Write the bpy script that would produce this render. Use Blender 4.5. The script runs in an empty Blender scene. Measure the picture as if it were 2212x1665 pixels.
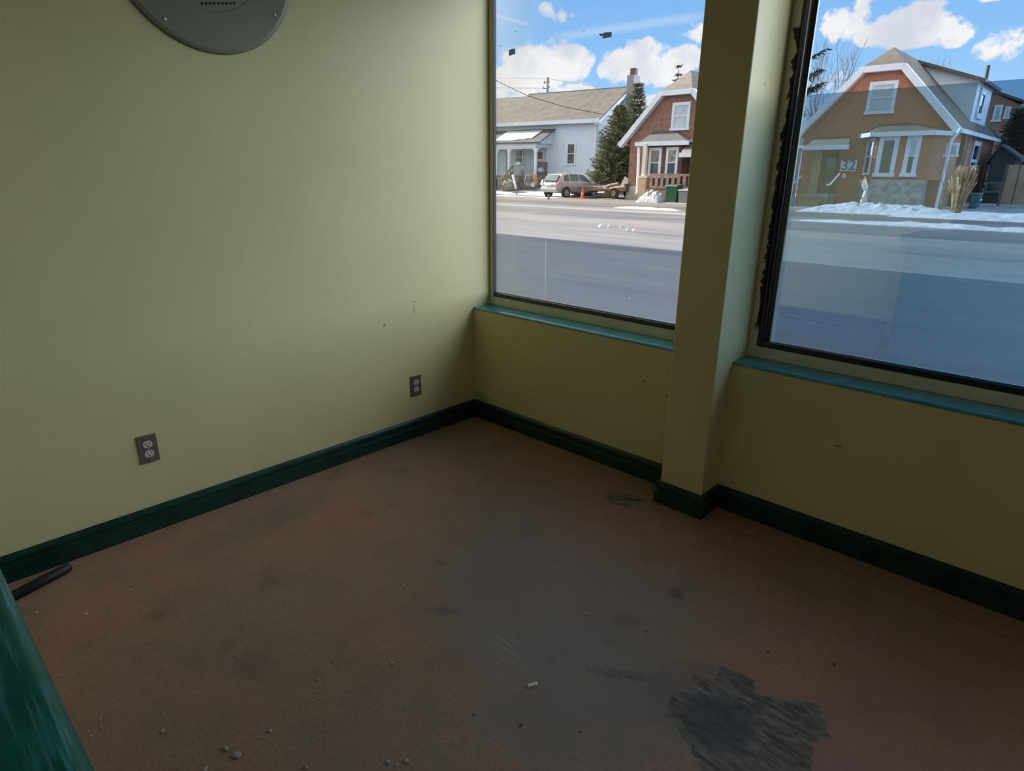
import bpy, bmesh, math, random
from mathutils import Vector, Matrix, noise as mnoise

# ------------------------------------------------------------------ camera, world, light
SC = bpy.context.scene
COL = SC.collection
W, H, FPX = 2212, 1665, 1350.32
CAM = Vector((2.5257, -2.3590, 1.4628))
cam_d = bpy.data.cameras.new('camera')
cam_d.sensor_fit = 'HORIZONTAL'
cam_d.sensor_width = 36.0
cam_d.lens = 36.0 * FPX / W
cam_d.clip_start = 0.02
cam_d.clip_end = 600
cam = bpy.data.objects.new('camera', cam_d)
COL.objects.link(cam)
cam.location = CAM
cam.rotation_euler = (1.244079, -0.007087, 0.758571)
SC.camera = cam
SC.view_settings.view_transform = 'Standard'
SC.view_settings.look = 'None'
SC.view_settings.gamma = 1.0
SC.view_settings.exposure = 0.0
SC.view_settings.use_curve_mapping = False
SC.cycles.use_denoising = True
SC.cycles.max_bounces = 8
SC.cycles.use_adaptive_sampling = True
SC.cycles.adaptive_threshold = 0.025
SC.cycles.diffuse_bounces = 4
SC.cycles.transparent_max_bounces = 16
SC.cycles.caustics_reflective = False
SC.cycles.caustics_refractive = False
SC.cycles.sample_clamp_indirect = 6.0

CM = cam.rotation_euler.to_matrix()


def ray(px, py):
    return (CM @ Vector(((px - W / 2) / FPX, -(py - H / 2) / FPX, -1.0))).normalized()


def at(px, py, Y):
    d = ray(px, py)
    return CAM + d * ((Y - CAM.y) / d.y)


def atx(px, py, X):
    d = ray(px, py)
    return CAM + d * ((X - CAM.x) / d.x)


def atz(px, py, Z):
    d = ray(px, py)
    return CAM + d * ((Z - CAM.z) / d.z)


def N(nt, t, **kw):
    n = nt.nodes.new(t)
    for k, v in kw.items():
        if k.startswith('i_'):
            key = k[2:]
            key = int(key) if key.isdigit() else key
            n.inputs[key].default_value = v
        else:
            setattr(n, k, v)
    return n


def mth(nt, op, a, b=None, clamp=False):
    n = nt.nodes.new('ShaderNodeMath')
    n.operation = op
    n.use_clamp = clamp
    for i, v in enumerate((a, b)):
        if v is None:
            continue
        if isinstance(v, (int, float)):
            n.inputs[i].default_value = v
        else:
            nt.links.new(v, n.inputs[i])
    return n.outputs[0]


def mixc(nt, fac, a, b):
    n = nt.nodes.new('ShaderNodeMix')
    n.data_type = 'RGBA'
    for idx, v in ((0, fac), (6, a), (7, b)):
        if isinstance(v, (int, float)):
            n.inputs[idx].default_value = v
        elif isinstance(v, (tuple, list)):
            n.inputs[idx].default_value = (*v[:3], 1)
        else:
            nt.links.new(v, n.inputs[idx])
    return n.outputs[2]


def smooth(nt, x, lo, hi):
    n = nt.nodes.new('ShaderNodeMapRange')
    n.interpolation_type = 'SMOOTHSTEP'
    nt.links.new(x, n.inputs[0])
    n.inputs[1].default_value = lo
    n.inputs[2].default_value = hi
    return n.outputs[0]


SKY_STRENGTH = 1.0
world = bpy.data.worlds.new('winter_sky')
SC.world = world
world.use_nodes = True
wt = world.node_tree
wt.nodes.clear()
wout = N(wt, 'ShaderNodeOutputWorld')
wbg = N(wt, 'ShaderNodeBackground', i_1=SKY_STRENGTH)
wt.links.new(wbg.outputs[0], wout.inputs[0])
tc = N(wt, 'ShaderNodeTexCoord')
DIR = tc.outputs['Generated']
sep = N(wt, 'ShaderNodeSeparateXYZ')
wt.links.new(DIR, sep.inputs[0])
ramp = N(wt, 'ShaderNodeValToRGB')
cr = ramp.color_ramp
cr.elements[0].position = 0.0
cr.elements[0].color = (0.52, 0.76, 1.0, 1)
cr.elements[1].position = 0.55
cr.elements[1].color = (0.10, 0.28, 0.72, 1)
e = cr.elements.new(0.14)
e.color = (0.30, 0.60, 0.98, 1)
e = cr.elements.new(0.28)
e.color = (0.185, 0.44, 0.90, 1)
wt.links.new(sep.outputs[2], ramp.inputs[0])
sky = ramp.outputs[0]
# clouds: soft ellipses on the sky dome broken up by noise
nz1 = N(wt, 'ShaderNodeTexNoise', i_Scale=14.0, i_Detail=8.0, i_Roughness=0.62)
nz2 = N(wt, 'ShaderNodeTexNoise', i_Scale=42.0, i_Detail=7.0, i_Roughness=0.6)
wt.links.new(DIR, nz1.inputs['Vector'])
wt.links.new(DIR, nz2.inputs['Vector'])
# (pixel centre, half width px, half height px, weight)
CLOUDS = [
    ((1160, 142), 108, 60, 1.0), ((1110, 165), 90, 52, 1.0), ((1225, 130), 58, 34, 0.8), ((1085, 212), 60, 28, 0.75),
    ((1238, 196), 58, 18, 0.7),
    ((1408, 136), 105, 52, 1.0), ((1355, 150), 62, 36, 0.9), ((1470, 128), 60, 44, 0.9), ((1390, 108), 50, 30, .8),
    ((1176, 26), 36, 20, 0.62), ((1207, 34), 22, 24, 0.6), ((1236, 33), 14, 9, 0.45),
    ((1510, 72), 34, 28, 0.75), ((1450, 74), 34, 10, 0.35), ((1405, 222), 34, 22, 0.7),
    ((1830, 55), 60, 48, 0.95), ((1862, 20), 38, 42, 0.8), ((1965, 58), 110, 46, 1.0), ((2000, 25), 50, 36, .85), ((2060, 75), 55, 28, .7),
    ((1900, 70), 120, 34, .9),
    ((2190, 95), 100, 40, 0.95), ((2140, 102), 50, 24, .7), ((2170, -6), 60, 10, .4), ((1790, 190), 70, 26, .6), ((1810, 165), 50, 14, .55),
    ((1700, -60), 160, 60, .9), ((2420, 60), 180, 70, .9), ((900, 60), 160, 70, .9), ((1280, -150), 200, 60, .8), ((2000, -230), 260, 80, .9),
]
fld = None
for (c, hw, hh, wgt) in CLOUDS:
    cd = ray(*c)
    up = Vector((0, 0, 1))
    right = cd.cross(up).normalized()
    upv = right.cross(cd).normalized()
    # angular size per px in this direction
    du = abs((ray(c[0] + 20, c[1]) - cd).dot(right)) / 20
    dv = abs((ray(c[0], c[1] + 20) - cd).dot(upv)) / 20
    a = N(wt, 'ShaderNodeVectorMath', operation='DOT_PRODUCT')
    a.inputs[1].default_value = right / (hw * du)
    wt.links.new(DIR, a.inputs[0])
    b = N(wt, 'ShaderNodeVectorMath', operation='DOT_PRODUCT')
    b.inputs[1].default_value = upv / (hh * dv)
    wt.links.new(DIR, b.inputs[0])
    a_ = mth(wt, 'POWER', mth(wt, 'ABSOLUTE', mth(wt, 'SUBTRACT', a.outputs['Value'], cd.dot(right) / (hw * du))), 2.0)
    b_ = mth(wt, 'POWER', mth(wt, 'ABSOLUTE', mth(wt, 'SUBTRACT', b.outputs['Value'], cd.dot(upv) / (hh * dv))), 2.0)
    r2 = mth(wt, 'ADD', a_, b_)
    g = mth(wt, 'MULTIPLY', mth(wt, 'MAXIMUM', mth(wt, 'SUBTRACT', 1.25, r2), 0.0), wgt)
    fld = g if fld is None else mth(wt, 'MAXIMUM', fld, g)
nn = mth(wt, 'MULTIPLY', mth(wt, 'SUBTRACT', nz1.outputs[0], 0.5), 3.4)
nn2 = mth(wt, 'MULTIPLY', mth(wt, 'SUBTRACT', nz2.outputs[0], 0.5), 2.3)
dens = mth(wt, 'ADD', mth(wt, 'ADD', fld, nn), nn2)
gate = smooth(wt, fld, 0.0, 0.18)
cmask = mth(wt, 'MULTIPLY', smooth(wt, dens, 0.16, 0.72), gate)
nz3 = N(wt, 'ShaderNodeTexNoise', i_Scale=9.0, i_Detail=6.0, i_Roughness=0.6)
wt.links.new(DIR, nz3.inputs['Vector'])
ccol = mixc(wt, smooth(wt, nz3.outputs[0], 0.36, 0.62), (0.68, 0.72, 0.82), (0.97, 0.97, 0.98))
# thin vapour trails and veil
nz4 = N(wt, 'ShaderNodeTexNoise', i_Scale=5.0, i_Detail=4.0)
wt.links.new(DIR, nz4.inputs['Vector'])


def streak(p0, p1, wpx, sl):
    d0, d1 = ray(*p0), ray(*p1)
    nrm = d0.cross(d1).normalized()
    mid = (d0 + d1).normalized()
    alo = (d1 - d0).normalized()
    half = (d1 - d0).length / 2
    a = N(wt, 'ShaderNodeVectorMath', operation='DOT_PRODUCT')
    a.inputs[1].default_value = nrm
    wt.links.new(DIR, a.inputs[0])
    b = N(wt, 'ShaderNodeVectorMath', operation='DOT_PRODUCT')
    b.inputs[1].default_value = alo
    wt.links.new(DIR, b.inputs[0])
    c = N(wt, 'ShaderNodeVectorMath', operation='DOT_PRODUCT')
    c.inputs[1].default_value = mid
    wt.links.new(DIR, c.inputs[0])
    m = smooth(wt, mth(wt, 'ABSOLUTE', a.outputs['Value']), wpx / FPX, 0.0)
    m2 = smooth(wt, mth(wt, 'ABSOLUTE', mth(wt, 'SUBTRACT', b.outputs['Value'], mid.dot(alo))), half, half * .6)
    m3 = mth(wt, 'GREATER_THAN', c.outputs['Value'], 0.3)
    return mth(wt, 'MULTIPLY', mth(wt, 'MULTIPLY', m, m2), mth(wt, 'MULTIPLY', m3, sl))


trail = streak((1060, 30), (1150, 55), 5, .3)
trail = mth(wt, 'MAXIMUM', trail, streak((1170, 85), (1560, 28), 12, .28))
sky2 = mixc(wt, trail, sky, (0.85, 0.92, 1.0))
fin = mixc(wt, cmask, sky2, ccol)
# unseen sunside haze and cloud bank behind the shop, added to light house fronts
sv = Vector((-0.86, -0.015, 0.50)).normalized()
gd = N(wt, 'ShaderNodeVectorMath', operation='DOT_PRODUCT')
gd.inputs[1].default_value = sv
wt.links.new(DIR, gd.inputs[0])
fin = mixc(wt, mth(wt, 'MULTIPLY', smooth(wt, gd.outputs['Value'], .62, .98), .8), fin, (3.2, 3.0, 2.7))
fin = mixc(wt, mth(wt, 'MULTIPLY', smooth(wt, sep.outputs[1], -.05, -.5), smooth(wt, sep.outputs[2], -.02, .1)), fin, (1.5, 1.5, 1.5))
wt.links.new(fin, wbg.inputs[0])

# the sun stands low on the left, almost along the street; a second, very wide sun lamp is added to fill the room
sun_d = bpy.data.lights.new('sun', 'SUN')
sun_d.energy = 14.0
sun_d.angle = math.radians(0.6)
sun_d.color = (1.0, 0.89, 0.79)
sun = bpy.data.objects.new('sun', sun_d)
COL.objects.link(sun)
sun.rotation_euler = Vector((-0.86, -0.015, 0.50)).to_track_quat('Z', 'Y').to_euler()
fill_d = bpy.data.lights.new('room_fill', 'SUN')  # added fill lamp, not the visible sky; it brightens the interior
fill_d.energy = 6.7
fill_d.angle = math.radians(85)
fill_d.color = (0.83, 0.92, 1.0)
fill = bpy.data.objects.new('room_fill', fill_d)
COL.objects.link(fill)
fill.rotation_euler = Vector((0.62, 0.77, 0.13)).to_track_quat('Z', 'Y').to_euler()

# ------------------------------------------------------------------ materials


def new_mat(name):
    m = bpy.data.materials.new(name)
    m.use_nodes = True
    nt = m.node_tree
    nt.nodes.clear()
    out = N(nt, 'ShaderNodeOutputMaterial')
    bs = N(nt, 'ShaderNodeBsdfPrincipled')
    nt.links.new(bs.outputs[0], out.inputs[0])
    return m, nt, bs


def setc(nt, bs, col):
    if isinstance(col, (tuple, list)):
        bs.inputs['Base Color'].default_value = (*col[:3], 1)
    else:
        nt.links.new(col, bs.inputs['Base Color'])


def ocoord(nt, sc=(1, 1, 1)):
    t = N(nt, 'ShaderNodeTexCoord')
    mp = N(nt, 'ShaderNodeMapping')
    mp.inputs['Scale'].default_value = sc
    nt.links.new(t.outputs['Object'], mp.inputs[0])
    return mp.outputs[0]


def nz(nt, vec, scale, detail=4, rough=0.55, dist=0.0):
    n = N(nt, 'ShaderNodeTexNoise', i_Scale=scale, i_Detail=detail, i_Roughness=rough, i_Distortion=dist)
    nt.links.new(vec, n.inputs['Vector'])
    return n.outputs[0]


def bump(nt, bs, h, st=0.2, dist=0.01):
    b = N(nt, 'ShaderNodeBump', i_Strength=st, i_Distance=dist)
    nt.links.new(h, b.inputs['Height'])
    nt.links.new(b.outputs[0], bs.inputs['Normal'])


def plain(name, col, rough=0.6, var=0.15, scale=6.0, metal=0.0, spec=0.5, bmp=0.0):
    m, nt, bs = new_mat(name)
    v = ocoord(nt)
    n = nz(nt, v, scale)
    dark = tuple(c * (1 - var) for c in col)
    lite = tuple(min(1, c * (1 + var)) for c in col)
    setc(nt, bs, mixc(nt, smooth(nt, n, .3, .7), dark, lite))
    bs.inputs['Roughness'].default_value = rough
    bs.inputs['Metallic'].default_value = metal
    bs.inputs['Specular IOR Level'].default_value = spec
    if bmp:
        bump(nt, bs, nz(nt, v, scale * 8), bmp)
    return m


def wall_mat(name, col, spots=()):
    m, nt, bs = new_mat(name)
    v = ocoord(nt)
    n = nz(nt, v, 1.7, 5)
    c = mixc(nt, smooth(nt, n, .3, .7), tuple(x * .955 for x in col), tuple(x * 1.03 for x in col))
    # little scuffs
    s = nz(nt, v, 24, 3, .5)
    s2 = nz(nt, v, 3.0, 2)
    c = mixc(nt, mth(nt, 'MULTIPLY', smooth(nt, s, .745, .78), smooth(nt, s2, .5, .6)), c, tuple(x * .55 for x in col))
    for (p, rx, ry, rz, dark) in spots:
        mp = N(nt, 'ShaderNodeMapping')
        mp.inputs['Location'].default_value = (-p[0] / rx, -p[1] / ry, -p[2] / rz)
        mp.inputs['Scale'].default_value = (1 / rx, 1 / ry, 1 / rz)
        nt.links.new(v, mp.inputs[0])
        ln = N(nt, 'ShaderNodeVectorMath', operation='LENGTH')
        nt.links.new(mp.outputs[0], ln.inputs[0])
        d = mth(nt, 'ADD', ln.outputs['Value'], mth(nt, 'MULTIPLY', mth(nt, 'SUBTRACT', nz(nt, v, 90, 3), .5), 1.6))
        c = mixc(nt, mth(nt, 'MULTIPLY', smooth(nt, d, 1.0, .6), .8), c, dark)
    setc(nt, bs, c)
    bs.inputs['Roughness'].default_value = 0.42
    bs.inputs['Specular IOR Level'].default_value = 0.45
    bump(nt, bs, nz(nt, v, 160, 3), .10, .003)
    return m


PAINT = (0.63, 0.575, 0.295)
PAINT_SPOTS_L = [((0, -.60, .75), .05, .012, .008, (.16, .13, .06)), ((0, -.415, .80), .05, .004, .03, (.30, .22, .10)),
                 ((0, -.41, .84), .05, .006, .006, (.2, .14, .07))]
PAINT_SPOTS_W = [((1.12, 0, .58), .006, .05, .006, (.12, .10, .04)), ((1.24, 0, .54), .006, .05, .005, (.14, .10, .05)),
                 ((1.30, 0, .555), .006, .05, .005, (.14, .10, .05)), ((1.95, 0, .52), .018, .05, .006, (.22, .18, .08)),
                 ((.05, 0, .235), .09, .05, .03, (.36, .31, .16))]
M = {}
M['wall_left'] = wall_mat('yellow_wall_paint', PAINT, PAINT_SPOTS_L)
M['wall'] = wall_mat('yellow_wall_paint_window_side', PAINT, PAINT_SPOTS_W)
M['ceiling'] = plain('ceiling_white', (.42, .42, .38), .8, .05)
M['back_wall'] = plain('back_wall_paint', (.10, .10, .09), .7, .1)
M['green'] = plain('dark_green_gloss_paint', (.002, .030, .020), .34, .35, 9, bmp=.05)
M['black'] = plain('black_rubber', (.006, .007, .010), .55, .3, 30)
M['frame_black'] = plain('black_anodised_frame', (.008, .009, .014), .22, .3, 20, spec=.7)
M['cover'] = plain('grey_steel_cover', (.165, .175, .115), .42, .05, 3, metal=.0)
M['dark_hole'] = plain('dark_hole', (.006, .006, .005), .9)
M['steel'] = plain('brushed_steel_plate', (.20, .17, .15), .40, .1, 14, metal=.55)
M['ivory'] = plain('light_grey_plastic', (.52, .52, .46), .45, .06)
M['screw'] = plain('screw_metal', (.55, .53, .45), .35, .1, metal=.6)


def frame_paint(name, chip_x=None):
    """yellow paint on a black frame, chipped to black along its inner edge"""
    m, nt, bs = new_mat(name)
    v = ocoord(nt)
    base = mixc(nt, smooth(nt, nz(nt, v, 12), .3, .7), (.66, .62, .44), (.74, .70, .51))
    sx = N(nt, 'ShaderNodeSeparateXYZ')
    nt.links.new(v, sx.inputs[0])
    mp = ocoord(nt, (1, 1, .45))
    wob = mth(nt, 'MULTIPLY', mth(nt, 'SUBTRACT', nz(nt, mp, 46, 5, .65), .5), .06)
    wob = mth(nt, 'ADD', wob, mth(nt, 'MULTIPLY', mth(nt, 'SUBTRACT', nz(nt, v, 7, 2), .5), .035))
    if chip_x is not None:
        xx = mth(nt, 'ADD', sx.outputs[0], wob)
        edge = smooth(nt, xx, chip_x - .0008, chip_x + .0008)
        zz = mth(nt, 'MULTIPLY', smooth(nt, sx.outputs[2], 1.205, 1.195), smooth(nt, sx.outputs[2], .10, .14))
        base = mixc(nt, mth(nt, 'MULTIPLY', edge, zz), base, (.008, .008, .010))
    else:
        zz = mth(nt, 'ADD', sx.outputs[2], wob)
    setc(nt, bs, base)
    bs.inputs['Roughness'].default_value = .5
    return m


M['frame_paint'] = frame_paint('painted_window_frame')
M['frame_chip'] = frame_paint('painted_window_frame_chipped', .0215)

m, nt, bs = new_mat('green_sill_paint')
v = ocoord(nt)
sx = N(nt, 'ShaderNodeSeparateXYZ')
nt.links.new(v, sx.inputs[0])
setc(nt, bs, mixc(nt, smooth(nt, nz(nt, ocoord(nt, (1, 4, 1)), 14), .35, .7), (.025, .20, .185), (.05, .29, .285)))
bs.inputs['Roughness'].default_value = .22
bs.inputs['Specular IOR Level'].default_value = .9
bump(nt, bs, nz(nt, v, 50, 4), .12, .004)
M['sill'] = m

# worn green counter edge, with window light painted into its pale streaks
m, nt, bs = new_mat('worn_lit_green_counter_paint')
v = ocoord(nt)
n1 = nz(nt, ocoord(nt, (2.2, 40, 40)), 4, 5, .6)
sx = N(nt, 'ShaderNodeSeparateXYZ')
nt.links.new(v, sx.inputs[0])
edge = smooth(nt, sx.outputs[1], .170, .215)
wear = mth(nt, 'MULTIPLY', smooth(nt, n1, .50, .68), edge)
c = mixc(nt, smooth(nt, nz(nt, v, 30), .3, .7), (.001, .075, .054), (.003, .105, .080))
c = mixc(nt, mth(nt, 'MULTIPLY', wear, .65), c, (.06, .26, .28))
setc(nt, bs, c)
bs.inputs['Roughness'].default_value = .42
bs.inputs['Specular IOR Level'].default_value = .3
bump(nt, bs, n1, .1, .003)
M['counter'] = m

# floor: stripped brown-orange flooring with grey wear and adhesive stains
m, nt, bs = new_mat('worn_brown_floor')
v = ocoord(nt)
big = nz(nt, v, 1.5, 5, .6)
mid = nz(nt, v, 7, 5, .6)
fine = nz(nt, v, 140, 3, .6)
c = mixc(nt, smooth(nt, big, .33, .66), (.37, .185, .105), (.30, .192, .128))
c = mixc(nt, mth(nt, 'MULTIPLY', smooth(nt, mid, .45, .75), .5), c, (.185, .140, .105))
c = mixc(nt, mth(nt, 'MULTIPLY', smooth(nt, fine, .46, .70), .55), c, (.15, .092, .06))


def blob(p, rx, ry, rot, warp, wsc, lo, hi, rect=False):
    mp = N(nt, 'ShaderNodeMapping', vector_type='TEXTURE')
    mp.inputs['Location'].default_value = (p[0], p[1], 0)
    mp.inputs['Rotation'].default_value = (0, 0, rot)
    mp.inputs['Scale'].default_value = (rx, ry, 1)
    nt.links.new(v, mp.inputs[0])
    ln = N(nt, 'ShaderNodeVectorMath', operation='LENGTH')
    nt.links.new(mp.outputs[0], ln.inputs[0])
    st = ocoord(nt, (1, 1.6, 1))
    dist = ln.outputs['Value']
    if rect:
        sp_ = N(nt, 'ShaderNodeSeparateXYZ')
        nt.links.new(mp.outputs[0], sp_.inputs[0])
        dist = mth(nt, 'MAXIMUM', mth(nt, 'ABSOLUTE', sp_.outputs[0]), mth(nt, 'ABSOLUTE', sp_.outputs[1]))
    d = mth(nt, 'ADD', dist, mth(nt, 'MULTIPLY', mth(nt, 'SUBTRACT', nz(nt, st, wsc, 5, .6), .5), warp))
    return smooth(nt, d, hi, lo), mp.outputs[0]


# broad grey worn path in the middle
def lay(mask, k, col):
    global c
    c = mixc(nt, mth(nt, 'MULTIPLY', mask, k), c, col)


lay(blob((1.42, -1.0), .70, .40, .55, 1.2, 2.6, .25, 1.2)[0], .62, (.228, .180, .130))
lay(blob((1.66, -1.20), .34, .27, .6, 1.5, 7, .3, 1.15)[0], .62, (.208, .184, .138))
lay(blob((1.96, -1.12), .20, .30, -.5, 1.6, 7, .3, 1.1)[0], .55, (.176, .158, .122))
lay(blob((1.75, -1.38), .22, .16, .3, 1.5, 8, .3, 1.1)[0], .45, (.186, .168, .13))
# reddish unworn areas at the sides
lay(blob((2.45, -.75), .32, .60, -.2, 1.2, 3, .3, 1.1)[0], .45, (.250, .120, .080))
lay(blob((.85, -.35), .42, .20, .1, 1.0, 4, .3, 1.1)[0], .45, (.285, .150, .075))
lay(blob((1.75, -.40), .40, .16, .35, 1.0, 4, .3, 1.1)[0], .40, (.270, .150, .080))
# grey dust along the left baseboard
lay(blob((.26, -1.45), .15, .42, 0, 1.0, 6, .3, 1.1)[0], .5, (.165, .125, .105))
# round scuffs
for (bx, by, brx, bry, k_) in [(1.703, -.663, .035, .05, .6), (.996, -1.104, .035, .028, .5), (1.20, -1.275, .07, .03, .45), (.503, -1.101, .05, .035, .35), (.56, -1.93, .05, .04, .4), (1.66, -.90, .07, .045, .35)]:
    lay(blob((bx, by), brx, bry, .6, .9, 22, .35, 1.05)[0], k_, (.085, .068, .055))
# pale scraped streaks
stk = nz(nt, ocoord(nt, (14, 60, 1)), 2.4, 5, .7)
g2, _ = blob((1.47, -1.27), .15, .075, -.35, 1.1, 10, .2, 1.0)
rs_ = N(nt, 'ShaderNodeMapping')
rs_.inputs['Rotation'].default_value = (0, 0, -.75)
rs_.inputs['Scale'].default_value = (12, 110, 1)
nt.links.new(v, rs_.inputs[0])
stk2 = nz(nt, rs_.outputs[0], 1.0, 4, .65, .4)
lay(mth(nt, 'MULTIPLY', g2, smooth(nt, stk2, .50, .70)), .75, (.36, .385, .35))
g2b, _ = blob((1.66, -1.25), .26, .16, -.3, 1.1, 6, .3, 1.0)
lay(mth(nt, 'MULTIPLY', g2b, smooth(nt, stk2, .60, .72)), .5, (.33, .33, .29))
# long fine scratches everywhere
for (ang, sx_, sy_, th_, col_, k_) in [(.9, 4, 190, .67, (.33, .27, .21), .45), (-.5, 5, 210, .68, (.33, .28, .22), .4), (.25, 4, 150, .69, (.07, .05, .04), .5), (-1.2, 3, 170, .70, (.08, .06, .045), .5)]:
    ms = N(nt, 'ShaderNodeMapping')
    ms.inputs['Rotation'].default_value = (0, 0, ang)
    ms.inputs['Scale'].default_value = (sx_, sy_, 1)
    nt.links.new(v, ms.inputs[0])
    lay(smooth(nt, nz(nt, ms.outputs[0], 1.0, 3, .5, 1.6), th_, th_ + .05), k_ * .6, col_)
# dark gouges left of the patch
lay(mth(nt, 'MULTIPLY', blob((1.78, -1.10), .03, .16, -1.0, .6, 18, .3, .9)[0], smooth(nt, stk2, .40, .55)), .6, (.06, .058, .05))
# dark trowelled adhesive patch at the front
rot = N(nt, 'ShaderNodeMapping')
rot.inputs['Rotation'].default_value = (0, 0, .62)
rot.inputs['Scale'].default_value = (11, 46, 1)
nt.links.new(v, rot.inputs[0])
scr = nz(nt, rot.outputs[0], 1.0, 5, .7, .8)
rot2 = N(nt, 'ShaderNodeMapping')
rot2.inputs['Rotation'].default_value = (0, 0, -.75)
rot2.inputs['Scale'].default_value = (11, 40, 1)
nt.links.new(v, rot2.inputs[0])
scr2 = nz(nt, rot2.outputs[0], 1.0, 5, .7, .8)
pc = mixc(nt, smooth(nt, scr, .38, .64), (.045, .043, .036), (.200, .188, .145))
pc = mixc(nt, smooth(nt, nz(nt, v, 11, 2), .45, .55), pc, mixc(nt, smooth(nt, scr2, .38, .64), (.050, .048, .042), (.185, .175, .14)))
pc = mixc(nt, mth(nt, 'MULTIPLY', smooth(nt, nz(nt, v, 24, 4), .56, .7), .55), pc, (.175, .17, .155))
gd_, _ = blob((2.05, -1.07), .135, .10, .9, 1.0, 12, .6, 1.0)
pc = mixc(nt, mth(nt, 'MULTIPLY', gd_, .62), pc, (.042, .042, .044))
g3 = None
for (bx, by, brx, bry, br) in [(2.10, -1.02, .150, .120, .35), (2.035, -.935, .050, .075, .25), (2.175, -.915, .095, .055, .55), (1.985, -1.075, .060, .050, .3), (2.20, -1.0, .07, .11, .2), (2.16, -1.13, .12, .10, .9)]:
    q_, _ = blob((bx, by), brx, bry, br, .55, 30, .92, 1.04, True)
    g3 = q_ if g3 is None else mth(nt, 'MAXIMUM', g3, q_)
g3o, _ = blob((2.0, -1.02), .19, .155, .6, .8, 20, .8, 1.0)
lay(g3o, .35, (.12, .118, .10))
lay(g3, .93, pc)
# grey patch at the foot of the column
g4, _ = blob((1.205, -.235), .105, .080, .35, 1.0, 13, .62, .98)
pc2 = mixc(nt, smooth(nt, nz(nt, v, 30, 5, .7), .40, .62), (.060, .060, .046), (.22, .215, .165))
pc2 = mixc(nt, mth(nt, 'MULTIPLY', blob((1.285, -.215), .028, .012, .3, .8, 40, .5, 1.0)[0], .8), pc2, (.35, .32, .24))
pc2 = mixc(nt, mth(nt, 'MULTIPLY', blob((1.265, -.205), .022, .010, -.3, .8, 40, .5, 1.0)[0], .9), pc2, (.04, .03, .022))
lay(g4, .85, pc2)
# scattered dark smudges
sm = nz(nt, v, 3.4, 3)
c = mixc(nt, mth(nt, 'MULTIPLY', smooth(nt, sm, .655, .73), .45), c, (.12, .095, .08))
# long seam in front of the window wall
sxy = N(nt, 'ShaderNodeSeparateXYZ')
nt.links.new(v, sxy.inputs[0])
sy = mth(nt, 'ABSOLUTE', mth(nt, 'ADD', sxy.outputs[1], mth(nt, 'ADD', .142, mth(nt, 'MULTIPLY', mth(nt, 'SUBTRACT', nz(nt, v, 5), .5), .03))))
seam = mth(nt, 'MULTIPLY', smooth(nt, sy, .003, .0012), mth(nt, 'GREATER_THAN', sxy.outputs[0], 1.56))
c = mixc(nt, mth(nt, 'MULTIPLY', seam, .7), c, (.05, .035, .025))
sx2 = mth(nt, 'ABSOLUTE', mth(nt, 'ADD', sxy.outputs[0], -.93))
# paint specks
vo = N(nt, 'ShaderNodeTexVoronoi', i_Scale=24.0)
nt.links.new(v, vo.inputs['Vector'])
spk = mth(nt, 'MULTIPLY', smooth(nt, vo.outputs['Distance'], .07, .045), mth(nt, 'GREATER_THAN', nz(nt, v, 2.3, 2), .5))
sepc = N(nt, 'ShaderNodeSeparateColor')
nt.links.new(vo.outputs['Color'], sepc.inputs[0])
spk = mth(nt, 'MULTIPLY', spk, mth(nt, 'GREATER_THAN', sepc.outputs[0], .62))
c = mixc(nt, mth(nt, 'MULTIPLY', spk, .8), c, (.34, .31, .25))
setc(nt, bs, c)
rr = N(nt, 'ShaderNodeMapRange')
nt.links.new(mid, rr.inputs[0])
rr.inputs[3].default_value = .42
rr.inputs[4].default_value = .62
nt.links.new(rr.outputs[0], bs.inputs['Roughness'])
bs.inputs['Specular IOR Level'].default_value = .38
bump(nt, bs, mth(nt, 'ADD', mth(nt, 'MULTIPLY', fine, .4), mid), .12, .004)
M['floor'] = m


def glass_mat(name, tint=(1, 1, 1), refl=None):
    m = bpy.data.materials.new(name)
    m.use_nodes = True
    nt = m.node_tree
    nt.nodes.clear()
    out = N(nt, 'ShaderNodeOutputMaterial')
    mx = N(nt, 'ShaderNodeMixShader')
    tr = N(nt, 'ShaderNodeBsdfTransparent')
    tr.inputs[0].default_value = (*tint, 1)
    gl = N(nt, 'ShaderNodeBsdfGlossy', i_Roughness=0.0)
    gl.inputs[0].default_value = (1, 1, 1, 1)
    if refl is None:
        fr = N(nt, 'ShaderNodeFresnel', i_IOR=1.45)
        nt.links.new(mth(nt, 'MULTIPLY', fr.outputs[0], .25), mx.inputs[0])
    else:
        mx.inputs[0].default_value = refl
    nt.links.new(tr.outputs[0], mx.inputs[1])
    nt.links.new(gl.outputs[0], mx.inputs[2])
    nt.links.new(mx.outputs[0], out.inputs[0])
    return m


M['glass'] = glass_mat('window_glass', (.985, .99, .99))
M['film'] = glass_mat('mirror_tint_film', (.66, .81, .93), .27)




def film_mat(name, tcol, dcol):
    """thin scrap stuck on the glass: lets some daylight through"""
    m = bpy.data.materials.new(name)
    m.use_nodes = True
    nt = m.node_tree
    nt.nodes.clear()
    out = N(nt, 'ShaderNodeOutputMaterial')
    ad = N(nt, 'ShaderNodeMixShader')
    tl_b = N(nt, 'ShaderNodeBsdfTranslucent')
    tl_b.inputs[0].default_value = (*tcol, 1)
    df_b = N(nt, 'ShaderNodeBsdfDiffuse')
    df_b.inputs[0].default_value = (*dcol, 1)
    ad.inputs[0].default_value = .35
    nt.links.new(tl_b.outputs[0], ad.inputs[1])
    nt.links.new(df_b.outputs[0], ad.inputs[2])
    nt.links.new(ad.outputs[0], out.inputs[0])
    return m


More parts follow.
